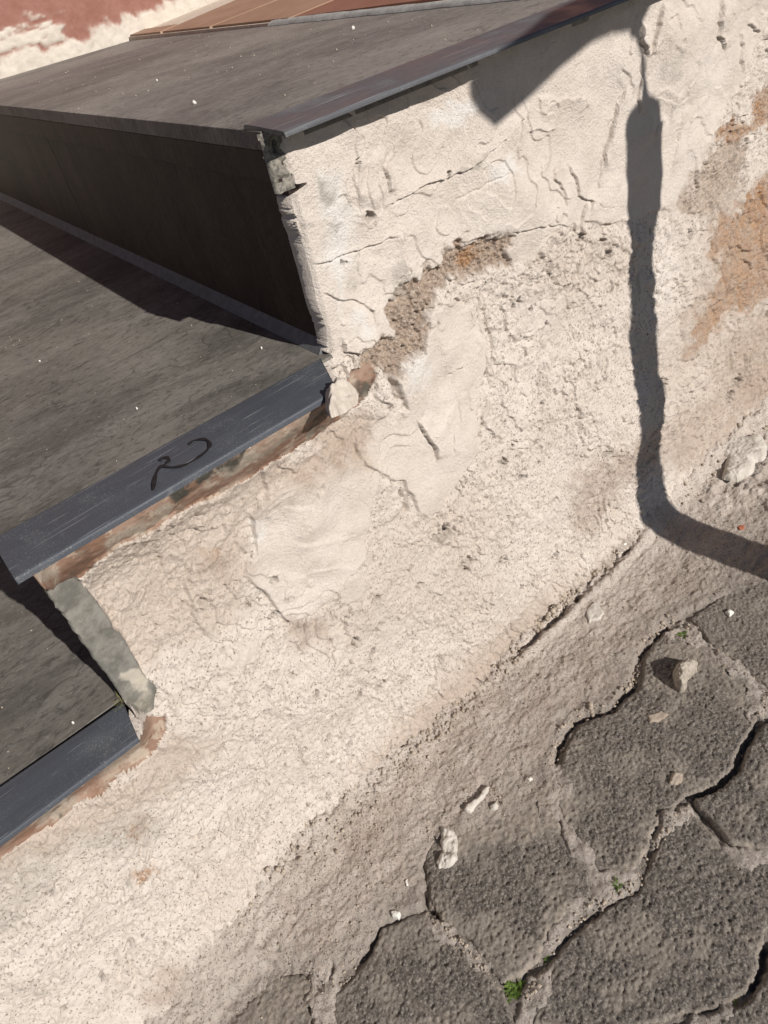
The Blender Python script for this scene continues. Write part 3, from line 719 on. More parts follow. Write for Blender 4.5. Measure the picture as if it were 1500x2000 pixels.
for nm, msk in sets:
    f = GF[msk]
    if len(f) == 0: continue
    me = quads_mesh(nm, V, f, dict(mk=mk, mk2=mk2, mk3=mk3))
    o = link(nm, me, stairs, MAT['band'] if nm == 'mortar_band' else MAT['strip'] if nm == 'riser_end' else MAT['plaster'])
    if nm == 'plaster_coat': o['label'] = 'smoother pale plaster coat with trowel ridges on the upper wall'
    if nm == 'rough_render': o['label'] = 'rough pitted cream render over the lower wall'
    if nm == 'riser_end': o['label'] = 'bare grey cement strip at the end of the lower riser'
print('wall meshes', round(time.time() - T0, 1))

# =================================================================== STEPS
def sk(x, y): return x + SK * y
def ring(x0, x1, y0, y1): return [(sk(x0, y0), y0), (sk(x1, y0), y0), (sk(x1, y1), y1), (sk(x0, y1), y1)]
# solid core
slab('concrete_core', ring(0.012, WL + 2.6, 0.040, YW + .3), -0.05, HL - 0.012, stairs, MAT['core'])
slab('concrete_core', ring(-D2 + 0.014, 0.0115, 0.026, YW + .3), -0.05, H - 0.0125, stairs, MAT['core'])
slab('concrete_core', ring(-2 * D2 - .04, -D2 + 0.0135, 0.026, YW + .3), -0.05, H3 - 0.0125, stairs, MAT['core'])
# treads (joints between tiles: one seen on the landing side, beyond it they go on)
def treads(x0, x1, y0, z, mat, cuts):
    ys = [y0] + cuts + [YW]
    for a, b in zip(ys[:-1], ys[1:]):
        slab('tread_tile', ring(x0, x1, a + 0.0008, b - 0.0008), z - 0.012, z, stairs, mat, 0.0006)
treads(-OV, WL, 0.016, HL, MAT['landing'], [])
treads(-D2 - OV, -0.0005, 0.019, H, MAT['tread'], [])
treads(-2 * D2 - 2 * OV, -D2 - 0.0005, 0.014, H3, MAT['tread'], [])
# risers: an upper strip standing proud, the lower tile set back
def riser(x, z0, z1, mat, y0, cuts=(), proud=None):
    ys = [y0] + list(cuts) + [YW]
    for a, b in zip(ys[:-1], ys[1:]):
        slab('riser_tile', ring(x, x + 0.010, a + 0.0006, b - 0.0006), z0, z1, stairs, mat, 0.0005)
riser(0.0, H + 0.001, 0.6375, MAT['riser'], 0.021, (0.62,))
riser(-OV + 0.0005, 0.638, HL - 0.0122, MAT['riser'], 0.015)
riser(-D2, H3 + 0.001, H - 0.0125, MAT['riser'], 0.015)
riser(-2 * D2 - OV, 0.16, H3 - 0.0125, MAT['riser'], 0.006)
# cement fillet in the corner of tread and riser
v, f = prism([(sk(0, .030), .030, H + 0.0105), (sk(-0.0075, .030), .030, H + 0.0003), (sk(0, .030), .030, H + 0.0003)],
             [(sk(0, YW), YW, H + 0.0105), (sk(-0.0075, YW), YW, H + 0.0003), (sk(0, YW), YW, H + 0.0003)])
link('grout_fillet', poly_mesh('grout_fillet', v, f), stairs, MAT['fillet'])

# ragged cut edge of the slab at the landing corner
def blob(name, outline, zfun, height, parent, mat, seed=0, step=0.0011, sharp=0.5, rough=0.25, edge=0.004, warpm=0.0015, smooth=True, drop=0.004, extra=None):
    """a thick lump with its own outline: outline = [(x,y)] metres, zfun(x,y) = what it lies on"""
    p = np.asarray(outline, float); lo = p.min(0) - 2 * step; hi = p.max(0) + 2 * step
    gx, gy = np.meshgrid(np.arange(lo[0], hi[0], step), np.arange(lo[1], hi[1], step))
    wx = gx + fbm(gx, gy, 0.008, 3, seed + 1) * warpm * 2; wy = gy + fbm(gx, gy, 0.008, 3, seed + 2) * warpm * 2
    d = sdist(wx, wy, p)
    r = max(d.max(), 1e-4)
    t = np.clip(d / min(edge, r), 0, 1)
    prof = (1 - (1 - t) ** 2) ** sharp
    hh = height * prof * (1 + rough * fbm(gx, gy, 0.010, 4, seed + 3) * 2)
    hh = hh + height * .12 * fbm(gx, gy, 0.0028, 3, seed + 5) * prof
    if extra is not None: hh = hh + extra(gx, gy) * prof
    z = zfun(gx, gy) + hh
    z = np.where(d <= 0, zfun(gx, gy) - drop, z)
    keep = d > -1.5 * step
    q = keep[:-1, :-1] & keep[:-1, 1:] & keep[1:, 1:] & keep[1:, :-1]
    F_ = grid_faces(*gx.shape)[q]
    me = quads_mesh(name, np.stack([gx, gy, z], -1).reshape(-1, 3), F_, None, smooth)
    return link(name, me, parent, mat)
def outl(pts, z): return [tuple(bp(x, y, 2, z)[:2]) for x, y in pts]

# =================================================================== METAL TRIMS
def trim(inner, outer, z, mat, tilt=0.0, lip=0.0045, th=0.0022, ends=None, n=24, bow=0.0):
    """plate swept along the edge: inner/outer are ((x,y) start, (x,y) end)"""
    i0, i1 = np.array(inner[0]), np.array(inner[1]); o0, o1 = np.array(outer[0]), np.array(outer[1])
    prof = [(0.0, 0.0012), (0.05, 0.0026), (0.2, 0.0028), (0.955, 0.0028), (0.985, 0.0026), (0.996, 0.0020), (1.0, 0.0010), (1.0, -lip), (0.975, -lip), (0.97, 0.0006), (0.85, 0.0006), (0.5, 0.0006), (0.0, -0.0006)]
    vs_, fs = [], []
    m = len(prof)
    for s in range(n + 1):
        t = s / n
        a = i0 + (i1 - i0) * t; b = o0 + (o1 - o0) * t
        wob = bow * math.sin(t * 7.0)
        for u, dz in prof:
            q = a + (b - a) * u
            vs_.append((q[0], q[1], z + dz - tilt * u + wob))
    for s in range(n):
        for j in range(m):
            k = (j + 1) % m
            fs.append((s * m + j, (s + 1) * m + j, (s + 1) * m + k, s * m + k))
    fs.append(tuple(range(m - 1, -1, -1))); fs.append(tuple(n * m + j for j in range(m)))
    me = poly_mesh('edge_trim', vs_, fs, False)
    o = link('edge_trim', me, stairs, mat)
    b_ = o.modifiers.new('bevel', 'BEVEL'); b_.width = 0.0004; b_.segments = 2; b_.limit_method = 'ANGLE'; b_.angle_limit = 0.35
    return o
def P2(x, y, z): return tuple(bp(x, y, 2, z)[:2])
t1 = trim((P2(475, 244, HL + .003), (0.95, 0.055)), (P2(554, 256, HL + .001), (0.95, -0.014)), HL + 0.0005, MAT['trim_dusty'], 0.003, 0.0006, n=40, bow=0.0004)
t1['label'] = 'dusty dark metal trim overhanging the landing edge'
# middle trim with a slanting rounded end
t2 = trim(((-0.283, 0.030), (-0.0105, 0.0215)), ((-0.2845, -0.0265), (-0.034, -0.0315)), H + 0.0005, MAT['trim'], 0.0010, 0.0022, n=30)
t2['label'] = 'blue-grey metal trim of the middle step with a hand-drawn marker stroke'
t3 = trim(((-0.60, 0.0185), (-0.2765, 0.0078)), ((-0.60, -0.0325), (-0.2825, -0.0345)), H3 + 0.002, MAT['trim'], 0.001, 0.0020, n=30)
t3['label'] = 'scratched blue-grey metal trim of the lower step'

# marker stroke on the middle trim: a thin film of ink following the trim
def ink(pts, w, z):
    p = np.array([P2(x, y, z) for x, y in pts]); n = len(p); vs_, fs = [], []
    # resample with Catmull-Rom
    q = []
    for i in range(n - 1):
        a, b, c, d = p[max(i - 1, 0)], p[i], p[i + 1], p[min(i + 2, n - 1)]
        for t in np.linspace(0, 1, 6, endpoint=False):
            q.append(.5 * ((2 * b) + (-a + c) * t + (2 * a - 5 * b + 4 * c - d) * t * t + (-a + 3 * b - 3 * c + d) * t ** 3))
    q.append(p[-1]); q = np.array(q); n = len(q)
    for i in range(n):
        t = q[min(i + 1, n - 1)] - q[max(i - 1, 0)]; t /= np.linalg.norm(t) + 1e-9
        nn = np.array([-t[1], t[0]]) * w * (0.85 + .3 * math.sin(i * .7)) * min(1, .5 + i * .2, .6 + (n - 1 - i) * .2)
        for s in (-1, 1): vs_.append((*(q[i] + s * nn), z))
        for s in (-1, 1): vs_.append((*(q[i] + s * nn), z - 0.0004))
    for i in range(n - 1):
        a = 4 * i; b = 4 * i + 4
        fs += [(a, a + 1, b + 1, b), (a, b, b + 2, a + 2), (a + 1, a + 3, b + 3, b + 1)]
    return vs_, fs
zi = H + 0.0040
v1, f1 = ink([(368, 868), (378, 860), (398, 857), (409, 864), (407, 876), (388, 892), (362, 907), (335, 912), (315, 909)], 0.0013, zi)
v2, f2 = ink([(312, 900), (316, 894), (326, 893), (330, 898), (322, 906), (312, 912), (303, 930), (299, 957)], 0.0014, zi + 0.00002)
o = link('marker_stroke', poly_mesh('marker_stroke', v1 + v2, f1 + [tuple(i + len(v1) for i in ff) for ff in f2]), t2, MAT['marker'])

# lumps of adhesive and plaster stuck to the trims and the corner
zt = lambda x, y: H + 0.001 + 0 * x
blob('plaster_lump', outl([(626, 775), (628, 755), (645, 738), (668, 730), (690, 738), (686, 760), (660, 776), (640, 784)], H + .008), lambda x, y: H - 0.002 + 0 * x, 0.0100, stairs, MAT['lump'], 3, 0.0006, 0.75, .4, .013, 0.0015)
blob('adhesive_lump', outl([(480, 246), (500, 250), (535, 258), (530, 268), (505, 264), (490, 262)], HL - .004), lambda x, y: HL - 0.010 + 0 * x, 0.006, stairs, MAT['adhesive'], 7, 0.0006, 0.6, .6, .004)
# corner crumbs where tread, trim and plaster meet
# cut edge of the proud riser strip: thin ragged mortar line
gx, gz_ = np.meshgrid(np.arange(-0.0125, 0.0035, 0.0009), np.arange(0.632, HL - 0.0005, 0.0009))
yy = 0.0145 - fbm(gx, gz_, 0.005, 4, 77) * 0.004
kk = (gx > -0.0118 + fbm(gx, gz_, .006, 3, 78) * .002)
q = kk[:-1, :-1] & kk[1:, 1:] & kk[:-1, 1:] & kk[1:, :-1]
yy = np.where(gx < -0.0108, 0.018, yy)
link('tile_edge', quads_mesh('tile_edge', np.stack([gx, yy, gz_], -1).reshape(-1, 3), grid_faces(*gx.shape)[q]), stairs, MAT['cut'])
print('steps', round(time.time() - T0, 1))

# =================================================================== UPPER FLOOR AND HOUSE WALL
SLOPE = 0.077
def zf(x): return HL + 0.004 + SLOPE * (x - WL)
def bp_slope(x, y, off=0.0):
    d = RM @ np.array([(x - 750) / FPX, -(y - 1000) / FPX, -1.0])
    # z = HL+.004+off + SLOPE*(X-WL)
    t = (HL + .004 + off + SLOPE * (CAM[0] - WL) - CAM[2]) / (d[2] - SLOPE * d[0])
    return CAM + d * t
up = empty('upper_floor', 'terracotta plank tiled floor with pale joints rising beyond the grey landing', 'floor')
def on_slope(pts, th, z_off, name, parent, mat):
    topv = [(x, y, zf(x) + z_off) for x, y in pts]; botv = [(x, y, zf(x) + z_off - th) for x, y in pts]
    v, f = prism(botv, topv)
    return link(name, poly_mesh(name, v, f), parent, mat)
xe = lambda y: sk(WL, y)
bed = [(xe(-.0) + .001, 0.03), (3.0, 0.03), (3.0, YW), (xe(YW) + .001, YW)]
on_slope(bed, 0.03, -0.003, 'joint_mortar', up, MAT['joint'])
# joints seen: three long lines, all running the same way
def XY(x, y): return bp_slope(x, y)[:2]
jl = [(XY(262, 84), XY(462, -2)), (XY(345, 78), XY(478, 25)), (XY(500, 62), XY(650, 0))]
dirs = []
for a, b in jl:
    d = (b - a) / np.linalg.norm(b - a); dirs.append(d)
def line_pt(l, x):
    a, b = l; t = (x - a[0]) / (b[0] - a[0]); return (x, a[1] + (b[1] - a[1]) * t)
g = 0.006
def shift(pt, dy): return (pt[0], pt[1] + dy)
lines = jl
x0_, x1_ = xe(0.6) + 0.006, 2.6
def plank(lo, hi, xa, xb, mat):
    p = [line_pt(lo, xa) if lo else (xa, 0.035), line_pt(lo, xb) if lo else (xb, 0.035), line_pt(hi, xb) if hi else (xb, YW - .002), line_pt(hi, xa) if hi else (xa, YW - .002)]
    p = [shift(p[0], g), shift(p[1], g), shift(p[2], -g), shift(p[3], -g)]
    p = [(max(x, xe(y) + .004), y) for x, y in p]
    if min(p[3][1] - p[0][1], p[2][1] - p[1][1]) < 0.01: return
    on_slope(p, 0.012, 0.0, 'floor_plank', up, mat)
order = sorted(lines, key=lambda l: line_pt(l, 0.5)[1])
xm = XY(345, 47)[0]
plank(None, order[0], x0_, 0.62, MAT['plank_red']); plank(None, order[0], 0.628, x1_, MAT['plank_red'])
plank(order[0], order[1], x0_, x1_, MAT['plank'])
plank(order[1], order[2], x0_, x1_, MAT['plank'])
plank(order[2], None, x0_, xm, MAT['plank']); plank(order[2], None, xm + .012, x1_, MAT['plank'])
# grey cement joint between the landing and the upper floor
v = []; yy_ = np.linspace(0.03, 0.665, 60)
for y in yy_:
    wv = 0.004 + 0.0008 * math.sin(y * 40) + 0.0008 * math.sin(y * 133)
    v += [(xe(y) - wv, y, HL + 0.0005), (xe(y) - wv * .4, y, HL + 0.0035), (xe(y) + wv * 1.6, y, zf(xe(y)) + 0.0005), (xe(y) + wv * 2.6, y, zf(xe(y)) - 0.002)]
f = []
for i in range(len(yy_) - 1):
    for j in range(3): a = 4 * i + j; f.append((a, a + 4, a + 5, a + 1))
link('cement_joint', poly_mesh('cement_joint', v, f, True), up, MAT['grout'])

# house wall
hx = np.concatenate([np.arange(-1.6, 0.0, 0.03), np.arange(0.0, 1.1, 0.0035), np.arange(1.1, 3.0, 0.03)])
hz = np.concatenate([np.arange(0.30, HL - .02, 0.02), np.arange(HL - 0.02, HL + 0.30, 0.0035), np.arange(HL + .30, 1.9, 0.03)])
HX, HZ = np.meshgrid(hx, hz)
HPX, HPY = px_of(HX, YW + 0 * HX, HZ)
HF = Field(HPX, HPY)
zl = np.where(HX < xe(YW), HL, zf(HX))
hw = fbm(HX, HZ, 0.03, 4, 5)
bandp = ss(-(HZ - zl - 0.030 - 0.03 * hw), -0.006, 0.006)
smear = HF.region([(-300, 60), (-60, 50), (30, 30), (60, 28), (80, 35), (115, 22), (145, 25), (150, 48), (165, 60), (150, 90), (60, 140), (-40, 170), (-300, 220)], 5, (fbm(HX, HZ, .02, 4, 8) * 14, fbm(HX, HZ, .02, 4, 9) * 14))
stre = fbm(HX, HZ * 6, 0.05, 4, 12)
smear = smear * ss(stre + 0.35 * hw, -0.16, 0.12)
cov = np.clip(np.maximum(bandp, smear), 0, 1)
hy = YW - cov * (0.004 + fbm(HX, HZ, 0.012, 4, 14) * 0.003) - fbm(HX, HZ, 0.004, 3, 15) * 0.0015
m = M('red_wall_paint', 0.85, 0.2)
a = m.attr('mk'); n1 = m.noise(40, 5, .7); n2 = m.noise(300, 4, .7)
c = m.mix(m.ramp(n1, .35, .65), (0.235, 0.108, 0.08), (0.275, 0.135, 0.105))
c = m.mix(a[0], c, m.mix(m.ramp(n1, .4, .7), (0.55, 0.49, 0.42), (0.46, 0.40, 0.34)))
m.col(c); m.bump(n2, 0.0014, 0.7)
me = quads_mesh('house_wall', np.stack([HX, hy, HZ], -1).reshape(-1, 3), grid_faces(*HX.shape).reshape(-1, 4), dict(mk=np.stack([cov, cov * 0, cov * 0], -1).reshape(-1, 3)))
tag(link('house_wall', me, None, m.m), 'red painted rough house wall with a smeared cream plaster strip along its foot', 'wall')
print('house wall', round(time.time() - T0, 1))

# =================================================================== GROUND
gx = np.concatenate([np.arange(-0.60, 0.62, 0.0015), np.arange(0.62, 1.15, 0.0026)])
gy = np.concatenate([np.arange(-0.56, -0.18, 0.0017), np.arange(-0.18, 0.035, 0.0013)])
GX, GY = np.meshgrid(gx, gy)
G0 = gz(GX)
GPX, GPY = px_of(GX, GY, G0)
GFd = Field(GPX, GPY)
gw = (fbm(GX, GY, 0.012, 4, 21) * 22, fbm(GX, GY, 0.012, 4, 33) * 22)
gws = (fbm(GX, GY, 0.008, 4, 41) * 9, fbm(GX, GY, 0.008, 4, 53) * 9)
# the dusty mortar-covered strip along the wall ends along this line
STRIPG = [(1600, 700), (1600, 1150), (1440, 1160), (1370, 1180), (1325, 1205), (1300, 1222), (1252, 1268), (1238, 1335), (1185, 1382), (1122, 1402), (1092, 1445), (1078, 1500), (1120, 1530), (1100, 1600), (1020, 1620), (940, 1640), (850, 1640), (822, 1690), (832, 1760), (815, 1775), (745, 1800), (715, 1850), (660, 1905), (640, 1930), (610, 1900), (520, 1880), (440, 1960), (380, 2060), (-400, 2200), (-400, 1200), (900, 400)]
hs = GFd.region(STRIPG, 4, gws)
hs_soft = GFd.region(STRIPG, 60, gw)
lf = ss(-GX, -0.05, 0.25)
bank = (0.010 + 0.020 * lf) * np.exp(np.minimum(GY, 0) / (0.022 + 0.03 * lf)) + 0.006 * np.exp(np.minimum(GY, 0) / 0.10)
tr_w = ss(GX, .10, .16) * ss(-GX, -.43, -.38)
bank = bank * (1 - .45 * tr_w) + 0.016 * np.exp(np.minimum(GY + .012, 0) / 0.018) * ss(GX, .36, .42)
g = -0.0050 + hs * 0.0065 + bank * ss(hs_soft, .2, 1)
tr_y = -0.0135 - 0.004 * fbm(GX, GY * 0, .03, 3, 401)
g = g - tr_w * 0.010 * np.exp(-((GY - tr_y) / 0.0042) ** 2) * np.clip(0.55 + 2.6 * fbm(GX, GY, .014, 4, 403), -.2, 1.2) + tr_w * 0.005 * np.exp(-((GY - tr_y + .011) / 0.006) ** 2)
# filled joints
FILLS = [([(1290, 1230), (1330, 1215), (1372, 1240), (1375, 1275), (1352, 1300), (1310, 1275)], .0085), ([(1290, 1590), (1345, 1562), (1370, 1590), (1300, 1640), (1275, 1660)], .0085), ([(1395, 1640), (1480, 1650), (1560, 1670), (1560, 1700), (1440, 1695)], .0085),
         ([(1180, 1690), (1250, 1700), (1255, 1740), (1180, 1765), (1120, 1790), (1080, 1850), (1060, 1850), (1100, 1770), (1150, 1740)], .0080), ([(1120, 1650), (1160, 1680), (1180, 1730), (1150, 1760), (1130, 1700)], .0078), ([(830, 1780), (870, 1800), (930, 1860), (960, 1890), (930, 1895), (870, 1850), (820, 1810)], .0075),
         ([(1440, 1330), (1520, 1340), (1500, 1400), (1460, 1410)], .0085), ([(1380, 1260), (1440, 1290), (1500, 1340), (1470, 1345), (1400, 1300)], .0070), ([(1020, 1930), (1070, 1880), (1080, 1960), (1040, 2010), (1000, 2010)], .0065), ([(1350, 1980), (1420, 1960), (1440, 1990), (1340, 2020)], .007),
         ([(1072, 1490), (1098, 1490), (1112, 1560), (1140, 1630), (1190, 1705), (1180, 1735), (1150, 1715), (1110, 1650), (1078, 1590)], .0085),
         ([(600, 1880), (650, 1900), (660, 2040), (600, 2040)], .008)]
fillm = np.zeros_like(GPX)
for pl, hh in FILLS:
    r_ = GFd.region(pl, 9, gw); g = np.maximum(g, -0.0050 + r_ * .72 * (hh + fbm(GX, GY, .01, 3, 7) * .003)); fillm = np.maximum(fillm, r_)
g = g + fbm(GX, GY, 0.03, 5, 2) * 0.0045 + fbm(GX, GY, 0.006, 4, 4) * 0.0018 + fbm(GX, GY, 0.0028, 3, 6) * 0.0013
# scraped texture along the wall
g = g + hs * fbm(GX * 1.0, GY * 3.0, 0.03, 4, 12) * 0.0022
g = g - hs * pits(GX, GY, 0.012, .35, .0012, .0035, 4) * .0014 * ss(fbm(GX, GY, .05, 3, 3), -.1, .2)
# chunky rubble at the very foot
foot = ss(GY, -0.030, -0.004)
g = g + foot * fbm(GX, GY, 0.007, 4, 99) * 0.009 * (0.4 + ss(fbm(GX, GY, .05, 2, 97), -.1, .2))
right = GFd.region([(1280, 960), (1380, 880), (1500, 800), (1600, 780), (1600, 1000), (1400, 1010)], 30, gw)
g = g + right * (fbm(GX, GY, 0.016, 3, 98, .4) * 0.009 + 0.004)
def ggroove(pts, wpx, depth):
    global g
    k, (d, s, t) = GFd.line(pts, 14 + wpx * 4, gws)
    if len(k[0]): g[k] -= np.exp(-(d / wpx) ** 2) * depth * ss(t, 0, .08) * ss(1 - t, 0, .08)
ggroove([(1318, 1212), (1285, 1235), (1255, 1268), (1240, 1300), (1236, 1340), (1200, 1378), (1150, 1395), (1115, 1412), (1094, 1450), (1078, 1500)], 5, 0.010)
ggroove([(1485, 1408), (1455, 1460), (1440, 1508), (1405, 1536), (1348, 1562)], 6, 0.007)
ggroove([(1500, 1850), (1490, 1890), (1468, 1935)], 8, 0.008)
ggroove([(1240, 1738), (1180, 1772), (1110, 1826), (1080, 1862)], 3, 0.004)
ggroove([(826, 1735), (835, 1765), (858, 1795)], 4, 0.010)
ggroove([(700, 1880), (725, 1850), (742, 1800)], 5, 0.006)
ggroove([(640, 1925), (655, 1880)], 4, 0.004)
cream = GFd.region([(-400, 2100), (-300, 1500), (500, 1600), (560, 1700), (470, 1830), (380, 1900), (330, 1960), (270, 2040), (-100, 2300)], 25, gw)
cream = np.maximum(cream, GFd.region([(390, 1880), (480, 1845), (470, 1870), (370, 1970), (330, 1990)], 8, gw) * .35)
cream = np.maximum(cream, .45 * right * ss(fbm(GX, GY, .02, 4, 31), -.05, .1))
cream = np.maximum(cream, .55 * ss(GY + fbm(GX, GY, .02, 4, 77) * .07, -0.10, 0.0))
cream = np.maximum(cream, .28 * fillm)
pk = GFd.region([(640, 1720), (760, 1560), (900, 1400), (1010, 1300), (980, 1370), (820, 1540), (700, 1700)], 40, gw) * .7
pk = np.maximum(pk, .25 * ss(fbm(GX, GY, .04, 4, 35), .12, .25) * hs)
darkm = np.clip((1 - hs_soft) * (1 - fillm) * .55 + .45 * ss(-GY, .06, .2), 0, .8)
lo_ = np.clip(-(g + .003) / .006, 0, 1) * 0
Zg = G0 + g
# the street further out
me = poly_mesh('street', [(-60, -60, -0.9), (60, -60, -0.9), (60, 3, -0.9), (-60, 3, -0.9)], [(0, 1, 2, 3)])
R_ = [(-0.6, -0.56), (1.15, -0.56), (1.15, 0.035), (-0.6, 0.035)]
vv = [(-80, -80, gz(0) - .012), (80, -80, gz(0) - .012), (80, 0.03, gz(0) - .012), (-80, 0.03, gz(0) - .012)]
vv += [(x, y, gz(x) - 0.012) for x, y in R_]
me = poly_mesh('street', vv, [(0, 1, 5, 4), (1, 2, 6, 5), (2, 3, 7, 6), (3, 0, 4, 7)])
o = link('street', me, None, MAT['core']); o['kind'] = 'structure'
def gsurf(x, y):
    return gz(x)
def ground_at(x, y):
    i = np.clip(np.searchsorted(gx, x), 0, len(gx) - 1); j = np.clip(np.searchsorted(gy, y), 0, len(gy) - 1)
    return Zg[j, i]
print('ground', round(time.time() - T0, 1))

# =================================================================== PAVERS
pav = bpy.data.objects.new('pavement', None); COL.objects.link(pav); pav['kind'] = 'structure'
PAVERS = [
    # (outline in the photograph, dust polygons, height offset)
    ([(1300, 1232), (1262, 1272), (1248, 1338), (1200, 1386), (1130, 1412), (1104, 1455), (1092, 1500), (1085, 1570), (1110, 1640), (1150, 1690), (1190, 1722), (1232, 1716), (1262, 1665), (1290, 1600), (1340, 1556), (1400, 1530), (1430, 1500), (1448, 1455), (1480, 1405), (1495, 1350), (1430, 1300), (1380, 1262), (1340, 1240)], 0.0),
    ([(835, 1625), (828, 1690), (834, 1745), (862, 1795), (912, 1835), (950, 1880), (978, 1922), (1020, 1905), (1056, 1872), (1076, 1825), (1120, 1780), (1158, 1745), (1150, 1700), (1118, 1650), (1085, 1590), (1075, 1520), (1000, 1560), (900, 1600)], 0.0005),
    ([(1352, 1566), (1410, 1540), (1446, 1505), (1462, 1460), (1490, 1415), (1540, 1395), (1640, 1420), (1640, 1640), (1560, 1665), (1480, 1660), (1425, 1648), (1385, 1605)], 0.0045),
    ([(1298, 1602), (1345, 1578), (1378, 1612), (1420, 1655), (1470, 1672), (1530, 1680), (1560, 1760), (1520, 1800), (1492, 1830), (1484, 1880), (1462, 1930), (1412, 1968), (1330, 1985), (1240, 2010), (1120, 2030), (1040, 2000), (1035, 1960), (1068, 1915), (1072, 1880), (1110, 1830), (1180, 1775), (1245, 1735), (1275, 1670)], -0.0005),
    ([(745, 1808), (800, 1782), (832, 1775), (862, 1812), (915, 1852), (958, 1905), (984, 1940), (1010, 2000), (1000, 2120), (800, 2160), (660, 2080), (650, 1945), (700, 1890), (728, 1850)], 0.0),
    ([(1345, 1205), (1400, 1165), (1480, 1130), (1600, 1100), (1640, 1300), (1510, 1350), (1440, 1302), (1385, 1258)], 0.0),
    ([(1508, 1850), (1560, 1810), (1700, 1800), (1700, 2100), (1500, 2150), (1420, 2060), (1400, 1995), (1470, 1945), (1496, 1895)], 0.001),
    ([(380, 2080), (450, 1990), (530, 1900), (590, 1895), (636, 1940), (648, 2080), (560, 2160)], -0.003),
    ([(1030, 2010), (1120, 2040), (1240, 2022), (1330, 1998), (1390, 2002), (1420, 2080), (1380, 2250), (1150, 2300), (1010, 2130)], 0.0),
]
def paver(outline, off, seed, dusty=0.0):
    p = np.asarray(outline, float); step = 0.00125
    lo = p.min(0) - 3 * step; hi = p.max(0) + 3 * step
    hi = np.minimum(hi, [1.2, .1]); lo = np.maximum(lo, [-.7, -.75])
    x, y = np.meshgrid(np.arange(lo[0], hi[0], step), np.arange(lo[1], hi[1], step))
    wx = x + fbm(x, y, 0.012, 4, seed + 1) * 0.0035; wy = y + fbm(x, y, 0.012, 4, seed + 2) * 0.0035
    d = sdist(wx, wy, p)
    ed = ss(d, 0.0, 0.0035)
    worn = ss(d, 0.0, 0.012)
    z = gz(x) + off + 0.0002
    pit = pits(x, y, 0.0036, .62, .0009, .0021, 11 + seed % 5)
    pit2 = pits(x + .3, y + .1, 0.009, .22, .0014, .0030, 17 + seed % 3)
    rr = fbm(x, y, 0.0036, 3, 55 + seed)
    z = z - (1 - worn) * 0.0007 - (1 - ed) * 0.003 + fbm(x, y, 0.05, 2, seed + 4) * 0.0012
    z = z - pit * 0.0015 - pit2 * 0.0010 + rr * 0.0018
    z = np.where(d <= 0, gz(x) - 0.016, z)
    qx, qy = px_of(x, y, gz(x))
    fq = Field(qx, qy); wq = (fbm(x, y, 0.012, 4, 21) * 26, fbm(x, y, 0.012, 4, 33) * 26)
    dust = 0.42 * ss(rr * -1 + 0.0, -0.02, 0.22) + 0.55 * ss(fbm(x, y, 0.03, 4, 71), 0.10, 0.32) + .55 * (1 - ss(d, 0.0, 0.006))
    lump = 0
    for pl, a_, sf in [([(850, 1600), (1080, 1500), (1130, 1560), (1120, 1620), (1060, 1640), (960, 1650), (860, 1680)], 1.0, 22), ([(1290, 1230), (1380, 1240), (1480, 1340), (1500, 1400), (1440, 1400), (1390, 1320), (1300, 1290), (1250, 1300)], .75, 25),
                       ([(1300, 1470), (1350, 1480), (1350, 1520), (1300, 1520)], .7, 12), ([(1330, 1380), (1370, 1370), (1380, 1390)], .0, 8), ([(1080, 1500), (1140, 1480), (1140, 1580), (1110, 1600)], .5, 30),
                       ([(1500, 1120), (1300, 1180), (1370, 1250), (1520, 1260)], .35, 40), ([(1060, 1780), (1130, 1760), (1100, 1810), (1050, 1850)], .9, 12), ([(1180, 1690), (1250, 1690), (1240, 1740)], .9, 10),
                       ([(640, 1830), (760, 1780), (860, 1790), (800, 1850), (700, 1900)], .6, 25), ([(380, 2080), (500, 1850), (660, 1860), (680, 2080)], .75, 40), ([(1440, 1660), (1500, 1650), (1500, 1690)], .8, 10), ([(870, 1640), (980, 1640), (960, 1690), (880, 1680)], .5, 25)]:
        if a_ == 0: continue
        r_ = fq.region(pl, sf, wq) * a_; dust = np.maximum(dust, r_)
        z = z + r_ * (pit * .0009 + .0008 * ss(r_, .5, 1)) * (d > 0)
    dust = np.clip((dust + dusty) * (.62 + .38 * ss(rr + .25 * fbm(x, y, .012, 3, 73), -.12, .12)), 0, 1)
    keep = d > -2.2 * step
    k = keep[:-1, :-1] & keep[:-1, 1:] & keep[1:, 1:] & keep[1:, :-1]
    me = quads_mesh('paver', np.stack([x, y, z], -1).reshape(-1, 3), grid_faces(*x.shape)[k], dict(mk=np.stack([dust, dust * 0, dust * 0], -1).reshape(-1, 3)))
    return link('paver', me, pav, MAT['paver'])
for i, (pts, off) in enumerate(PAVERS):
    ol = outl(pts, 0.0)
    ol = [(bp(x, y, 2, gz(q[0]))[0], bp(x, y, 2, gz(q[0]))[1]) for (x, y), q in zip(pts, ol)]
    paver(ol, off, 200 + i * 7)
under = np.zeros(GX.shape, bool)
for pts, off in PAVERS:
    ol = np.array([tuple(bp(x, y, 2, 0.0)[:2]) for x, y in pts]); lo = ol.min(0); hi = ol.max(0)
    kk = np.nonzero((GX > lo[0]) & (GX < hi[0]) & (GY > lo[1]) & (GY < hi[1]))
    under[kk] |= sdist(GX[kk], GY[kk], ol) > 0.016
gq = ~(under[:-1, :-1] & under[1:, 1:] & under[:-1, 1:] & under[1:, :-1])
me = quads_mesh('ground', np.stack([GX, GY, Zg], -1).reshape(-1, 3), grid_faces(*GX.shape)[gq],
                dict(mk=np.stack([cream, cream * 0, darkm], -1).reshape(-1, 3), mk2=np.stack([pk, pk * 0, pk * 0], -1).reshape(-1, 3)))
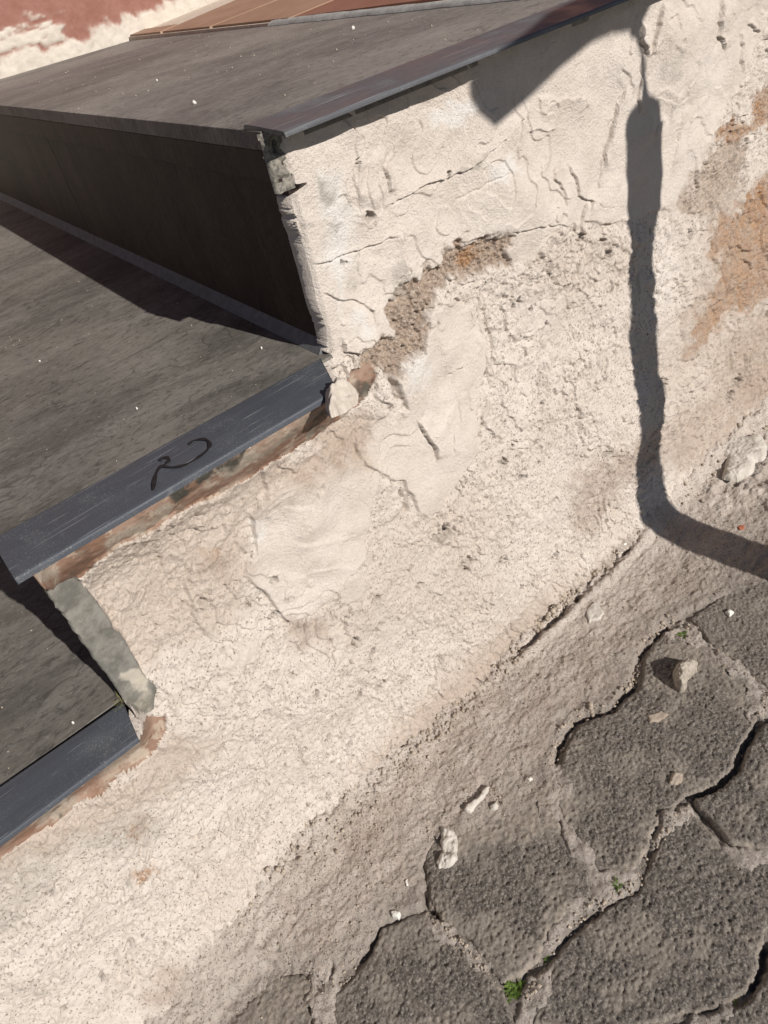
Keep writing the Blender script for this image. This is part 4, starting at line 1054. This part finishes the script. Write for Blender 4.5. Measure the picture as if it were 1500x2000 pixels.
o = link('ground', me, None, MAT['dirt']); o['kind'] = 'structure'
# the paving goes on outside the picture: wavy blocks in the same bond
def wavy(cx, cy, r=0.082):
    cs = [(cx + r * math.cos(math.pi / 6 + k * math.pi / 3), cy + r * math.sin(math.pi / 6 + k * math.pi / 3)) for k in range(6)]
    out = []
    for k in range(6):
        (ax, ay), (bx, by) = cs[k], cs[(k + 1) % 6]
        for t in (0.0, .17, .34, .5, .66, .83):
            o_ = 0.010 * math.sin(2 * math.pi * t) * (1 if k < 3 else -1)
            out.append((ax + (bx - ax) * t + (by - ay) / r * o_, ay + (by - ay) * t - (bx - ax) / r * o_))
    return out
centres = [np.mean([tuple(bp(x, y, 2, 0.0)[:2]) for x, y in pts], 0) for pts, _ in PAVERS]
hulls = [np.array([tuple(bp(x, y, 2, 0.0)[:2]) for x, y in pts]) for pts, _ in PAVERS]
for r_i in range(9):
    for c_i in range(14):
        cx = -0.72 + c_i * 0.150 + (r_i % 2) * 0.075; cy = -0.18 - r_i * 0.129
        ol = wavy(cx, cy)
        P = np.array(ol); bad = False
        for hl in hulls:
            if (sdist(P[:, 0], P[:, 1], hl) > -0.006).any() or (sdist(hl[:, 0], hl[:, 1], P) > -0.006).any(): bad = True
        for x, y in ol:
            if ((np.array([x, y, 0]) - CAM) @ RM)[2] < -0.05:
                a, b = px_of(np.array(x), np.array(y), np.array(0.0))
                if -60 < a < 1560 and -60 < b < 2060: bad = True
        if bad: continue
        v, f = prism([(x, y, gz(x) - 0.02) for x, y in ol], [(x, y, gz(x) + 0.0005) for x, y in ol])
        o = link('paver', poly_mesh('paver', v, f), pav, MAT['paver'])
        m_ = o.modifiers.new('bevel', 'BEVEL'); m_.width = 0.003; m_.segments = 2; m_.limit_method = 'ANGLE'
print('pavers', round(time.time() - T0, 1))

# =================================================================== LOOSE THINGS
def gl(x, y): return gz(x) + 0 * y
def at_ground(px, py, z=0.0): 
    b = bp(px, py, 2, z); return b
def local_z(pts, z0):
    o_ = outl(pts, z0); c = np.mean(o_, 0); return o_, float(ground_at(c[0], c[1]))
def gblob(name, pts, height, mat, label, cat, seed, z0=0.004, group=None, **kw):
    o_, zc = local_z(pts, z0)
    c = np.mean(o_, 0)
    if c[1] < -0.06: zc = max(zc, gz(c[0]) + 0.0010)
    oo = blob(name, o_, lambda x, y: zc - 0.0008 + GS * (x - c[0]) + 0 * y, height, None, mat, seed, **kw)
    # origin at the thing's foot
    me = oo.data; me.transform(Matrix.Translation((-c[0], -c[1], -zc))); oo.location = (c[0], c[1], zc)
    tag(oo, label, cat, group)
    return oo
gblob('plaster_drip', [(862, 1612), (875, 1603), (890, 1608), (894, 1640), (890, 1662), (892, 1672), (880, 1686), (868, 1692), (856, 1690), (850, 1680), (860, 1660), (858, 1640)], 0.0065, MAT['flake'], 'folded lump of dried cream plaster lying on the dusty strip beside the central paver', 'plaster lump', 31, group='dried plaster lumps by the pavers', rough=.5, edge=.005, step=.0007,
      extra=lambda x, y: 0.0016 * np.sin((x + y * .5) * 420))
gblob('plaster_drip', [(905, 1583), (912, 1570), (932, 1555), (948, 1540), (957, 1536), (955, 1548), (942, 1564), (928, 1578), (920, 1590), (912, 1586)], 0.0060, MAT['flake'], 'long thin sliver of dried plaster just above the folded plaster lump', 'plaster lump', 33, group='dried plaster lumps by the pavers', rough=.3, edge=.004, step=.0006)
gblob('plaster_crumb', [(957, 1572), (966, 1564), (973, 1572), (970, 1582), (960, 1582)], 0.004, MAT['flake'], 'small round plaster crumb beside the thin plaster sliver', 'plaster crumb', 35, group='plaster crumbs on the pavement', step=.0006, edge=.003)
gblob('mortar_stone', [(1316, 1330), (1314, 1312), (1322, 1300), (1340, 1292), (1362, 1294), (1362, 1308), (1348, 1320), (1336, 1344), (1326, 1346)], 0.018, MAT['stone'], 'rough chunk of mortar standing on the central paver and casting a dark shadow', 'stone', 37, z0=0.012, sharp=.45, rough=.25, edge=.009, step=.0007)
gblob('plaster_flake', [(1146, 1195), (1160, 1184), (1172, 1192), (1180, 1205), (1172, 1216), (1152, 1222), (1145, 1212)], 0.0035, MAT['flake'], 'flat pale plaster flake on the dusty strip at the foot of the wall', 'plaster flake', 39, edge=.003, step=.0007)
gblob('plaster_splat', [(1368, 884), (1384, 872), (1400, 876), (1412, 862), (1412, 852), (1432, 854), (1452, 866), (1470, 862), (1486, 866), (1496, 888), (1490, 908), (1474, 912), (1470, 930), (1440, 948), (1412, 942), (1412, 920), (1418, 908), (1402, 900), (1385, 904)], 0.0085, MAT['flake'], 'large pale splat of fresh plaster where the wall meets the ground', 'plaster splat', 41, z0=0.026, rough=.15, edge=.014, drop=.002, step=.0009)
gblob('plaster_chip', [(1414, 1203), (1424, 1197), (1432, 1204), (1424, 1212)], 0.005, MAT['white'], 'tiny white chip with a dark hollow on the upper right paver', 'chip', 43, group='plaster chips on the ground', edge=.003, step=.0005)
gblob('plaster_chip', [(762, 1776), (772, 1771), (780, 1778), (776, 1788), (764, 1786)], 0.0035, MAT['white'], 'white chip lying left of the central bottom paver', 'chip', 45, group='plaster chips on the ground', edge=.002, step=.0005)
gblob('plaster_chip', [(789, 1716), (795, 1712), (796, 1724), (791, 1730)], 0.003, MAT['white'], 'small upright white chip above and right of the larger white chip', 'chip', 47, group='plaster chips on the ground', edge=.002, step=.0005)
gblob('plaster_chip', [(1204, 1080), (1218, 1072), (1226, 1076), (1216, 1088), (1206, 1092)], 0.005, MAT['white'], 'white chip caught in the crack along the foot of the wall', 'chip', 49, group='plaster chips on the ground', edge=.003, step=.0005)
gblob('plaster_chip', [(1028, 1520), (1036, 1514), (1041, 1520), (1034, 1525)], 0.003, MAT['white'], 'little white chip above the tan dust patch', 'chip', 51, group='plaster chips on the ground', edge=.002, step=.0005)
gblob('red_chip', [(1439, 1036), (1446, 1030), (1454, 1030), (1452, 1036), (1444, 1040)], 0.003, MAT['red'], 'tiny orange red chip lying beside the shadow on the ground', 'chip', 53, group='plaster chips on the ground', z0=.012, edge=.002, step=.0005)
gblob('plaster_crumb', [(1308, 1516), (1320, 1508), (1334, 1514), (1334, 1528), (1320, 1534), (1306, 1530)], 0.0035, MAT['crumb'], 'tan mortar crumb stuck on the lower part of the central paver', 'plaster crumb', 55, group='plaster crumbs on the pavement', edge=.004, step=.0007)
gblob('plaster_crumb', [(1262, 1400), (1290, 1388), (1308, 1396), (1290, 1412), (1270, 1414)], 0.0022, MAT['crumb'], 'low tan mortar smear in the middle of the central paver', 'plaster crumb', 57, group='plaster crumbs on the pavement', edge=.004, step=.0007)

# crumbs and grit
ico_v = None
def ico():
    import bmesh
    bm = bmesh.new(); bmesh.ops.create_icosphere(bm, subdivisions=1, radius=1.0)
    v = np.array([x.co[:] for x in bm.verts]); f = np.array([[q.index for q in p.verts] for p in bm.faces]); bm.free()
    return v, f
IV, IF = ico()
def scatter(name, pts, sizes, mat, seed):
    r = np.random.default_rng(seed); n = len(pts)
    Vv = np.repeat(IV[None], n, 0) * (1 + (r.random((n, len(IV), 1)) - .5) * .5)
    Vv = Vv * sizes[:, None, None] * (0.6 + .8 * r.random((n, 1, 3)))
    a = r.random(n) * 6.28; ca, sa = np.cos(a)[:, None], np.sin(a)[:, None]
    Vx = Vv[..., 0] * ca - Vv[..., 1] * sa; Vy = Vv[..., 0] * sa + Vv[..., 1] * ca
    Vv = np.stack([Vx, Vy, Vv[..., 2]], -1) + np.asarray(pts)[:, None, :]
    Ff = IF[None] + (np.arange(n) * len(IV))[:, None, None]
    V_ = Vv.reshape(-1, 3).astype(np.float32); F_ = Ff.reshape(-1, 3).astype(np.int32)
    me = bpy.data.meshes.new(name); me.vertices.add(len(V_)); me.vertices.foreach_set('co', V_.ravel())
    me.loops.add(F_.size); me.loops.foreach_set('vertex_index', F_.ravel()); me.polygons.add(len(F_))
    me.polygons.foreach_set('loop_start', np.arange(0, F_.size, 3, dtype=np.int32)); me.update(calc_edges=True)
    o = link(name, me, None, mat); return o
r = np.random.default_rng(5)
P_ = []; S_ = []
def along(pts, n, spread, s0, s1, zbase=0.0):
    p = np.array(pts, float)
    for _ in range(n):
        i = r.integers(len(p) - 1); t = r.random(); q = p[i] + (p[i + 1] - p[i]) * t + r.normal(size=2) * spread
        b = bp(q[0], q[1], 2, zbase)
        if not (-.59 < b[0] < 1.1 and -.55 < b[1] < .03): continue
        s = s0 + (s1 - s0) * r.random() ** 2.5
        P_.append((b[0], b[1], float(ground_at(b[0], b[1])) + s * .3)); S_.append(s)
along([(1320, 1212), (1285, 1240), (1252, 1275), (1236, 1340), (1190, 1385), (1120, 1405), (1090, 1460), (1075, 1500)], 260, 5, .0006, .0028)
along([(1262, 1015), (1200, 1080), (1130, 1145), (1040, 1235)], 260, 9, .0006, .0030, .01)
along([(745, 1530), (700, 1600), (600, 1650), (540, 1700), (460, 1790)], 260, 18, .0006, .0026, .01)
along([(1262, 1018), (1200, 1084), (1130, 1150), (1045, 1238)], 420, 5, .0008, .0038, .004)
along([(1040, 1245), (900, 1380), (760, 1530)], 500, 16, .0006, .0026, .008)
along([(560, 700), (610, 705), (650, 697)], 0, 5, .0005, .0016, H)
along([(1500, 820), (1400, 900), (1300, 980)], 120, 22, .0008, .0040, .02)
along([(900, 1560), (960, 1540), (980, 1580)], 90, 10, .0005, .0016)
along([(845, 1610), (845, 1700), (900, 1600)], 90, 9, .0005, .0016)
along([(1350, 1565), (1290, 1640), (1240, 1730), (1150, 1775), (1070, 1870), (1030, 1950)], 260, 8, .0005, .0020)
along([(1500, 1350), (1480, 1410), (1440, 1500)], 80, 6, .0005, .0018)
along([(830, 1770), (900, 1840), (970, 1920)], 120, 8, .0005, .0016)
along([(640, 1930), (700, 1880), (740, 1810)], 100, 12, .0005, .0018)
along([(1330, 1220), (1400, 1270), (1490, 1330)], 120, 10, .0005, .0018)
along([(500, 1980), (700, 1700), (900, 1500), (1100, 1300), (1300, 1120), (1450, 1050)], 1800, 70, .0004, .0013)
along([(640, 1900), (1000, 1800), (1300, 1500), (1480, 1250)], 700, 120, .0003, .0010)
o = scatter('mortar_crumbs', P_, np.array(S_), MAT['crumb'], 3)
o['kind'] = 'stuff'; o['label'] = 'tan mortar crumbs and grit scattered over ground and paver joints'; o['category'] = 'crumbs'
# specks on the treads
P_ = []; S_ = []
for _ in range(220):
    x = r.random(); y = 0.05 + r.random() * .9
    P_.append((sk(x * WL, y), y, HL + .0002)); S_.append(.0003 + .0008 * r.random() ** 3)
for _ in range(90):
    x = r.random(); y = 0.035 + r.random() * .6
    P_.append((-0.01 - x * .26, y, H + .0002)); S_.append(.0003 + .0007 * r.random() ** 3)
for _ in range(70):
    x = r.random(); y = 0.02 + r.random() * .3
    P_.append((-D2 - .01 - x * .2, y, H3 + .0002)); S_.append(.0003 + .0006 * r.random() ** 3)
o = scatter('dust_specks', P_, np.array(S_), MAT['crumb'], 8)
o['kind'] = 'stuff'; o['label'] = 'fine pale plaster specks strewn over the grey tiles'; o['category'] = 'specks'
# single pebbles on the tiles
for px_, py_, zz, s, lb in [(380, 203, HL, .0028, 'pale pebble on the landing nearest to its front edge'), (690, 57, HL, .0032, 'pale pebble near the far edge of the landing'), (307, 158, HL, .0018, 'small tan pebble left of centre on the landing'), (268, 799, H, .0022, 'tiny white pebble in the middle of the second tread'), (511, 681, H, .0020, 'tiny white pebble at the shadow edge on the second tread'), (78, 706, H, .0016, 'tiny white pebble near the left picture edge on the second tread'), (143, 1412, H3, .0022, 'flat tan chip on the lowest tread above its trim')]:
    b = bp(px_, py_, 2, zz)
    s *= .62
    o = scatter('pebble', [(0, 0, s * .5)], np.array([s]), MAT['white'], int(px_)); o.location = (b[0], b[1], zz)
    tag(o, lb, 'pebble', 'pebbles on the grey tiles')

# small weeds in the joints
def weed(px_, py_, n, length, mat, label, seed, flatness=.5, z0=0.0, leafw=.16):
    b = bp(px_, py_, 2, z0); base = (b[0], b[1], float(ground_at(b[0], b[1])) - .0005)
    rr = np.random.default_rng(seed); v, f = [], []
    for i in range(n):
        a = rr.random() * 6.283; L = length * (.45 + .55 * rr.random()); up_ = (.25 + .9 * rr.random()) * flatness
        ox, oy = rr.normal(size=2) * length * .28
        w_ = L * leafw; k = len(v); cx, cy = math.cos(a), math.sin(a)
        prev = None
        for s, ww in ((0, .35), (.35, 1), (.75, .8), (1, .05)):
            x = ox + cx * L * s; y = oy + cy * L * s; z = L * up_ * (s - .35 * s * s)
            v += [(x - cy * w_ * ww, y + cx * w_ * ww, z), (x + cy * w_ * ww, y - cx * w_ * ww, z + w_ * .2)]
        for j in range(3): q = k + 2 * j; f.append((q, q + 1, q + 3, q + 2))
    o = link('weed', poly_mesh('weed', v, f, True), None, mat); o.location = base
    return tag(o, label, 'weed', 'weeds in the paver joints')
weed(1003, 1928, 190, .0085, MAT['leaf'], 'largest bright green tuft of moss at the tip of the bottom centre paver', 3, .9, leafw=.18)
weed(1332, 1247, 26, .0060, MAT['leaf'], 'tiny green sprout in the upper joint beside a dust patch', 5, .7, leafw=.2)
weed(1206, 1728, 30, .0055, MAT['leaf'], 'small dark green sprout where three pavers meet', 7, .7, leafw=.12)
weed(1437, 1962, 16, .0110, MAT['drygrass'], 'little star of dry grass in the joint at the bottom right', 9, .4, leafw=.06)
weed(1068, 1868, 14, .0050, MAT['leaf'], 'few dark green leaves in the joint above the large moss tuft', 11, .5, leafw=.14)
# broken hairs of straw stuck beside the lower trim
o = weed(232, 1372, 22, .010, MAT['drygrass'], 'frayed straw fibres at the upper end of the lower trim', 13, .35, z0=H3 + .004, leafw=.025)
b = bp(236, 1372, 2, H3 + .004); o.location = (b[0], b[1], H3 + .004); o['category'] = 'fibres'; o.name = 'straw_fibres'; del o['group']

# =================================================================== THE TOOL WHOSE SHADOW FALLS ON THE WALL
# it stands upright in the street, out of the picture, half a metre in front of the wall
DY = -0.56
tool = empty('garden_hoe', 'long handled hoe standing blade up in front of the wall, seen by its shadow', 'hoe', None, (0, 0, 0))
def back(px_, py_, ywall=0.012):
    p = bp(px_, py_, 1, ywall); t = (DY - p[1]) / TRAVEL[1]
    return p + TRAVEL * t
def strip_solid(name, left, right, th, mat, round_=False):
    L = [back(*p) for p in left]; Rr = [back(*p) for p in right]
    n = 12; v, f = [], []
    for a, b in zip(L, Rr):
        c = (a + b) / 2; hw_ = (b - a) / 2; r_ = np.linalg.norm(hw_)
        for i in range(n):
            an = 2 * math.pi * i / n
            dy = (r_ if round_ else th) * math.sin(an)
            v.append(c + hw_ * math.cos(an) + np.array([0, dy, 0]))
    m_ = len(L)
    for s in range(m_ - 1):
        for i in range(n):
            j = (i + 1) % n; f.append((s * n + i, s * n + j, (s + 1) * n + j, (s + 1) * n + i))
    f.append(tuple(range(n - 1, -1, -1))); f.append(tuple((m_ - 1) * n + i for i in range(n)))
    return link(name, poly_mesh(name, v, f, True), tool, mat)
blade = [(926, 152), (930, 185), (942, 215), (968, 247), (1030, 195), (1100, 128), (1165, 75), (1205, 58), (1232, 56), (1252, 58), (1268, 20), (1300, -60), (1200, -60), (1100, 0), (1000, 95)]
fr = [back(*p) for p in blade]
bk = [p + np.array([0.0, 0.003, 0]) for p in fr]
v, f = prism(bk, fr)
link('blade', poly_mesh('blade', v, f), tool, MAT['steel'])
strip_solid('neck', [(1236, 60), (1248, 75), (1257, 100), (1260, 130), (1262, 170), (1258, 212)], [(1256, 50), (1256, 75), (1265, 100), (1267, 120), (1273, 170), (1282, 212)], .004, MAT['steel'], True)
strip_solid('socket', [(1250, 212), (1233, 234), (1231, 256), (1234, 330), (1240, 420), (1240, 478)], [(1296, 204), (1299, 222), (1299, 250), (1300, 330), (1296, 400), (1282, 478)], .01, MAT['wood'], True)
lowL = [(1240, 474), (1233, 555), (1228, 700), (1232, 850), (1229, 950)]; lowR = [(1283, 474), (1280, 555), (1281, 700), (1276, 850), (1273, 935)]
o = strip_solid('handle', lowL, lowR, .01, MAT['wood'], True)
# the handle goes on down to the ground
a = (back(1229, 950) + back(1273, 935)) / 2
rad = np.linalg.norm(back(1273, 935) - back(1229, 950)) / 2
v, f = [], []
for s, zz in enumerate((a[2] + .002, -0.02)):
    for i in range(14):
        an = 2 * math.pi * i / 14; v.append((a[0] + rad * math.cos(an), a[1] + rad * math.sin(an), zz))
for i in range(14): j = (i + 1) % 14; f.append((i, j, 14 + j, 14 + i))
f.append(tuple(range(13, -1, -1))); f.append(tuple(range(14, 28)))
link('handle_foot', poly_mesh('handle_foot', v, f, True), tool, MAT['wood'])
# put the hoe's origin at its foot
tool.location = (a[0], a[1], gz(a[0]))
for c_ in [o_ for o_ in bpy.data.objects if o_.parent == tool]:
    c_.data.transform(Matrix.Translation((-tool.location[0], -tool.location[1], -tool.location[2])))
print('done', round(time.time() - T0, 1), 'faces', sum(len(o_.data.polygons) for o_ in bpy.data.objects if o_.type == 'MESH'))
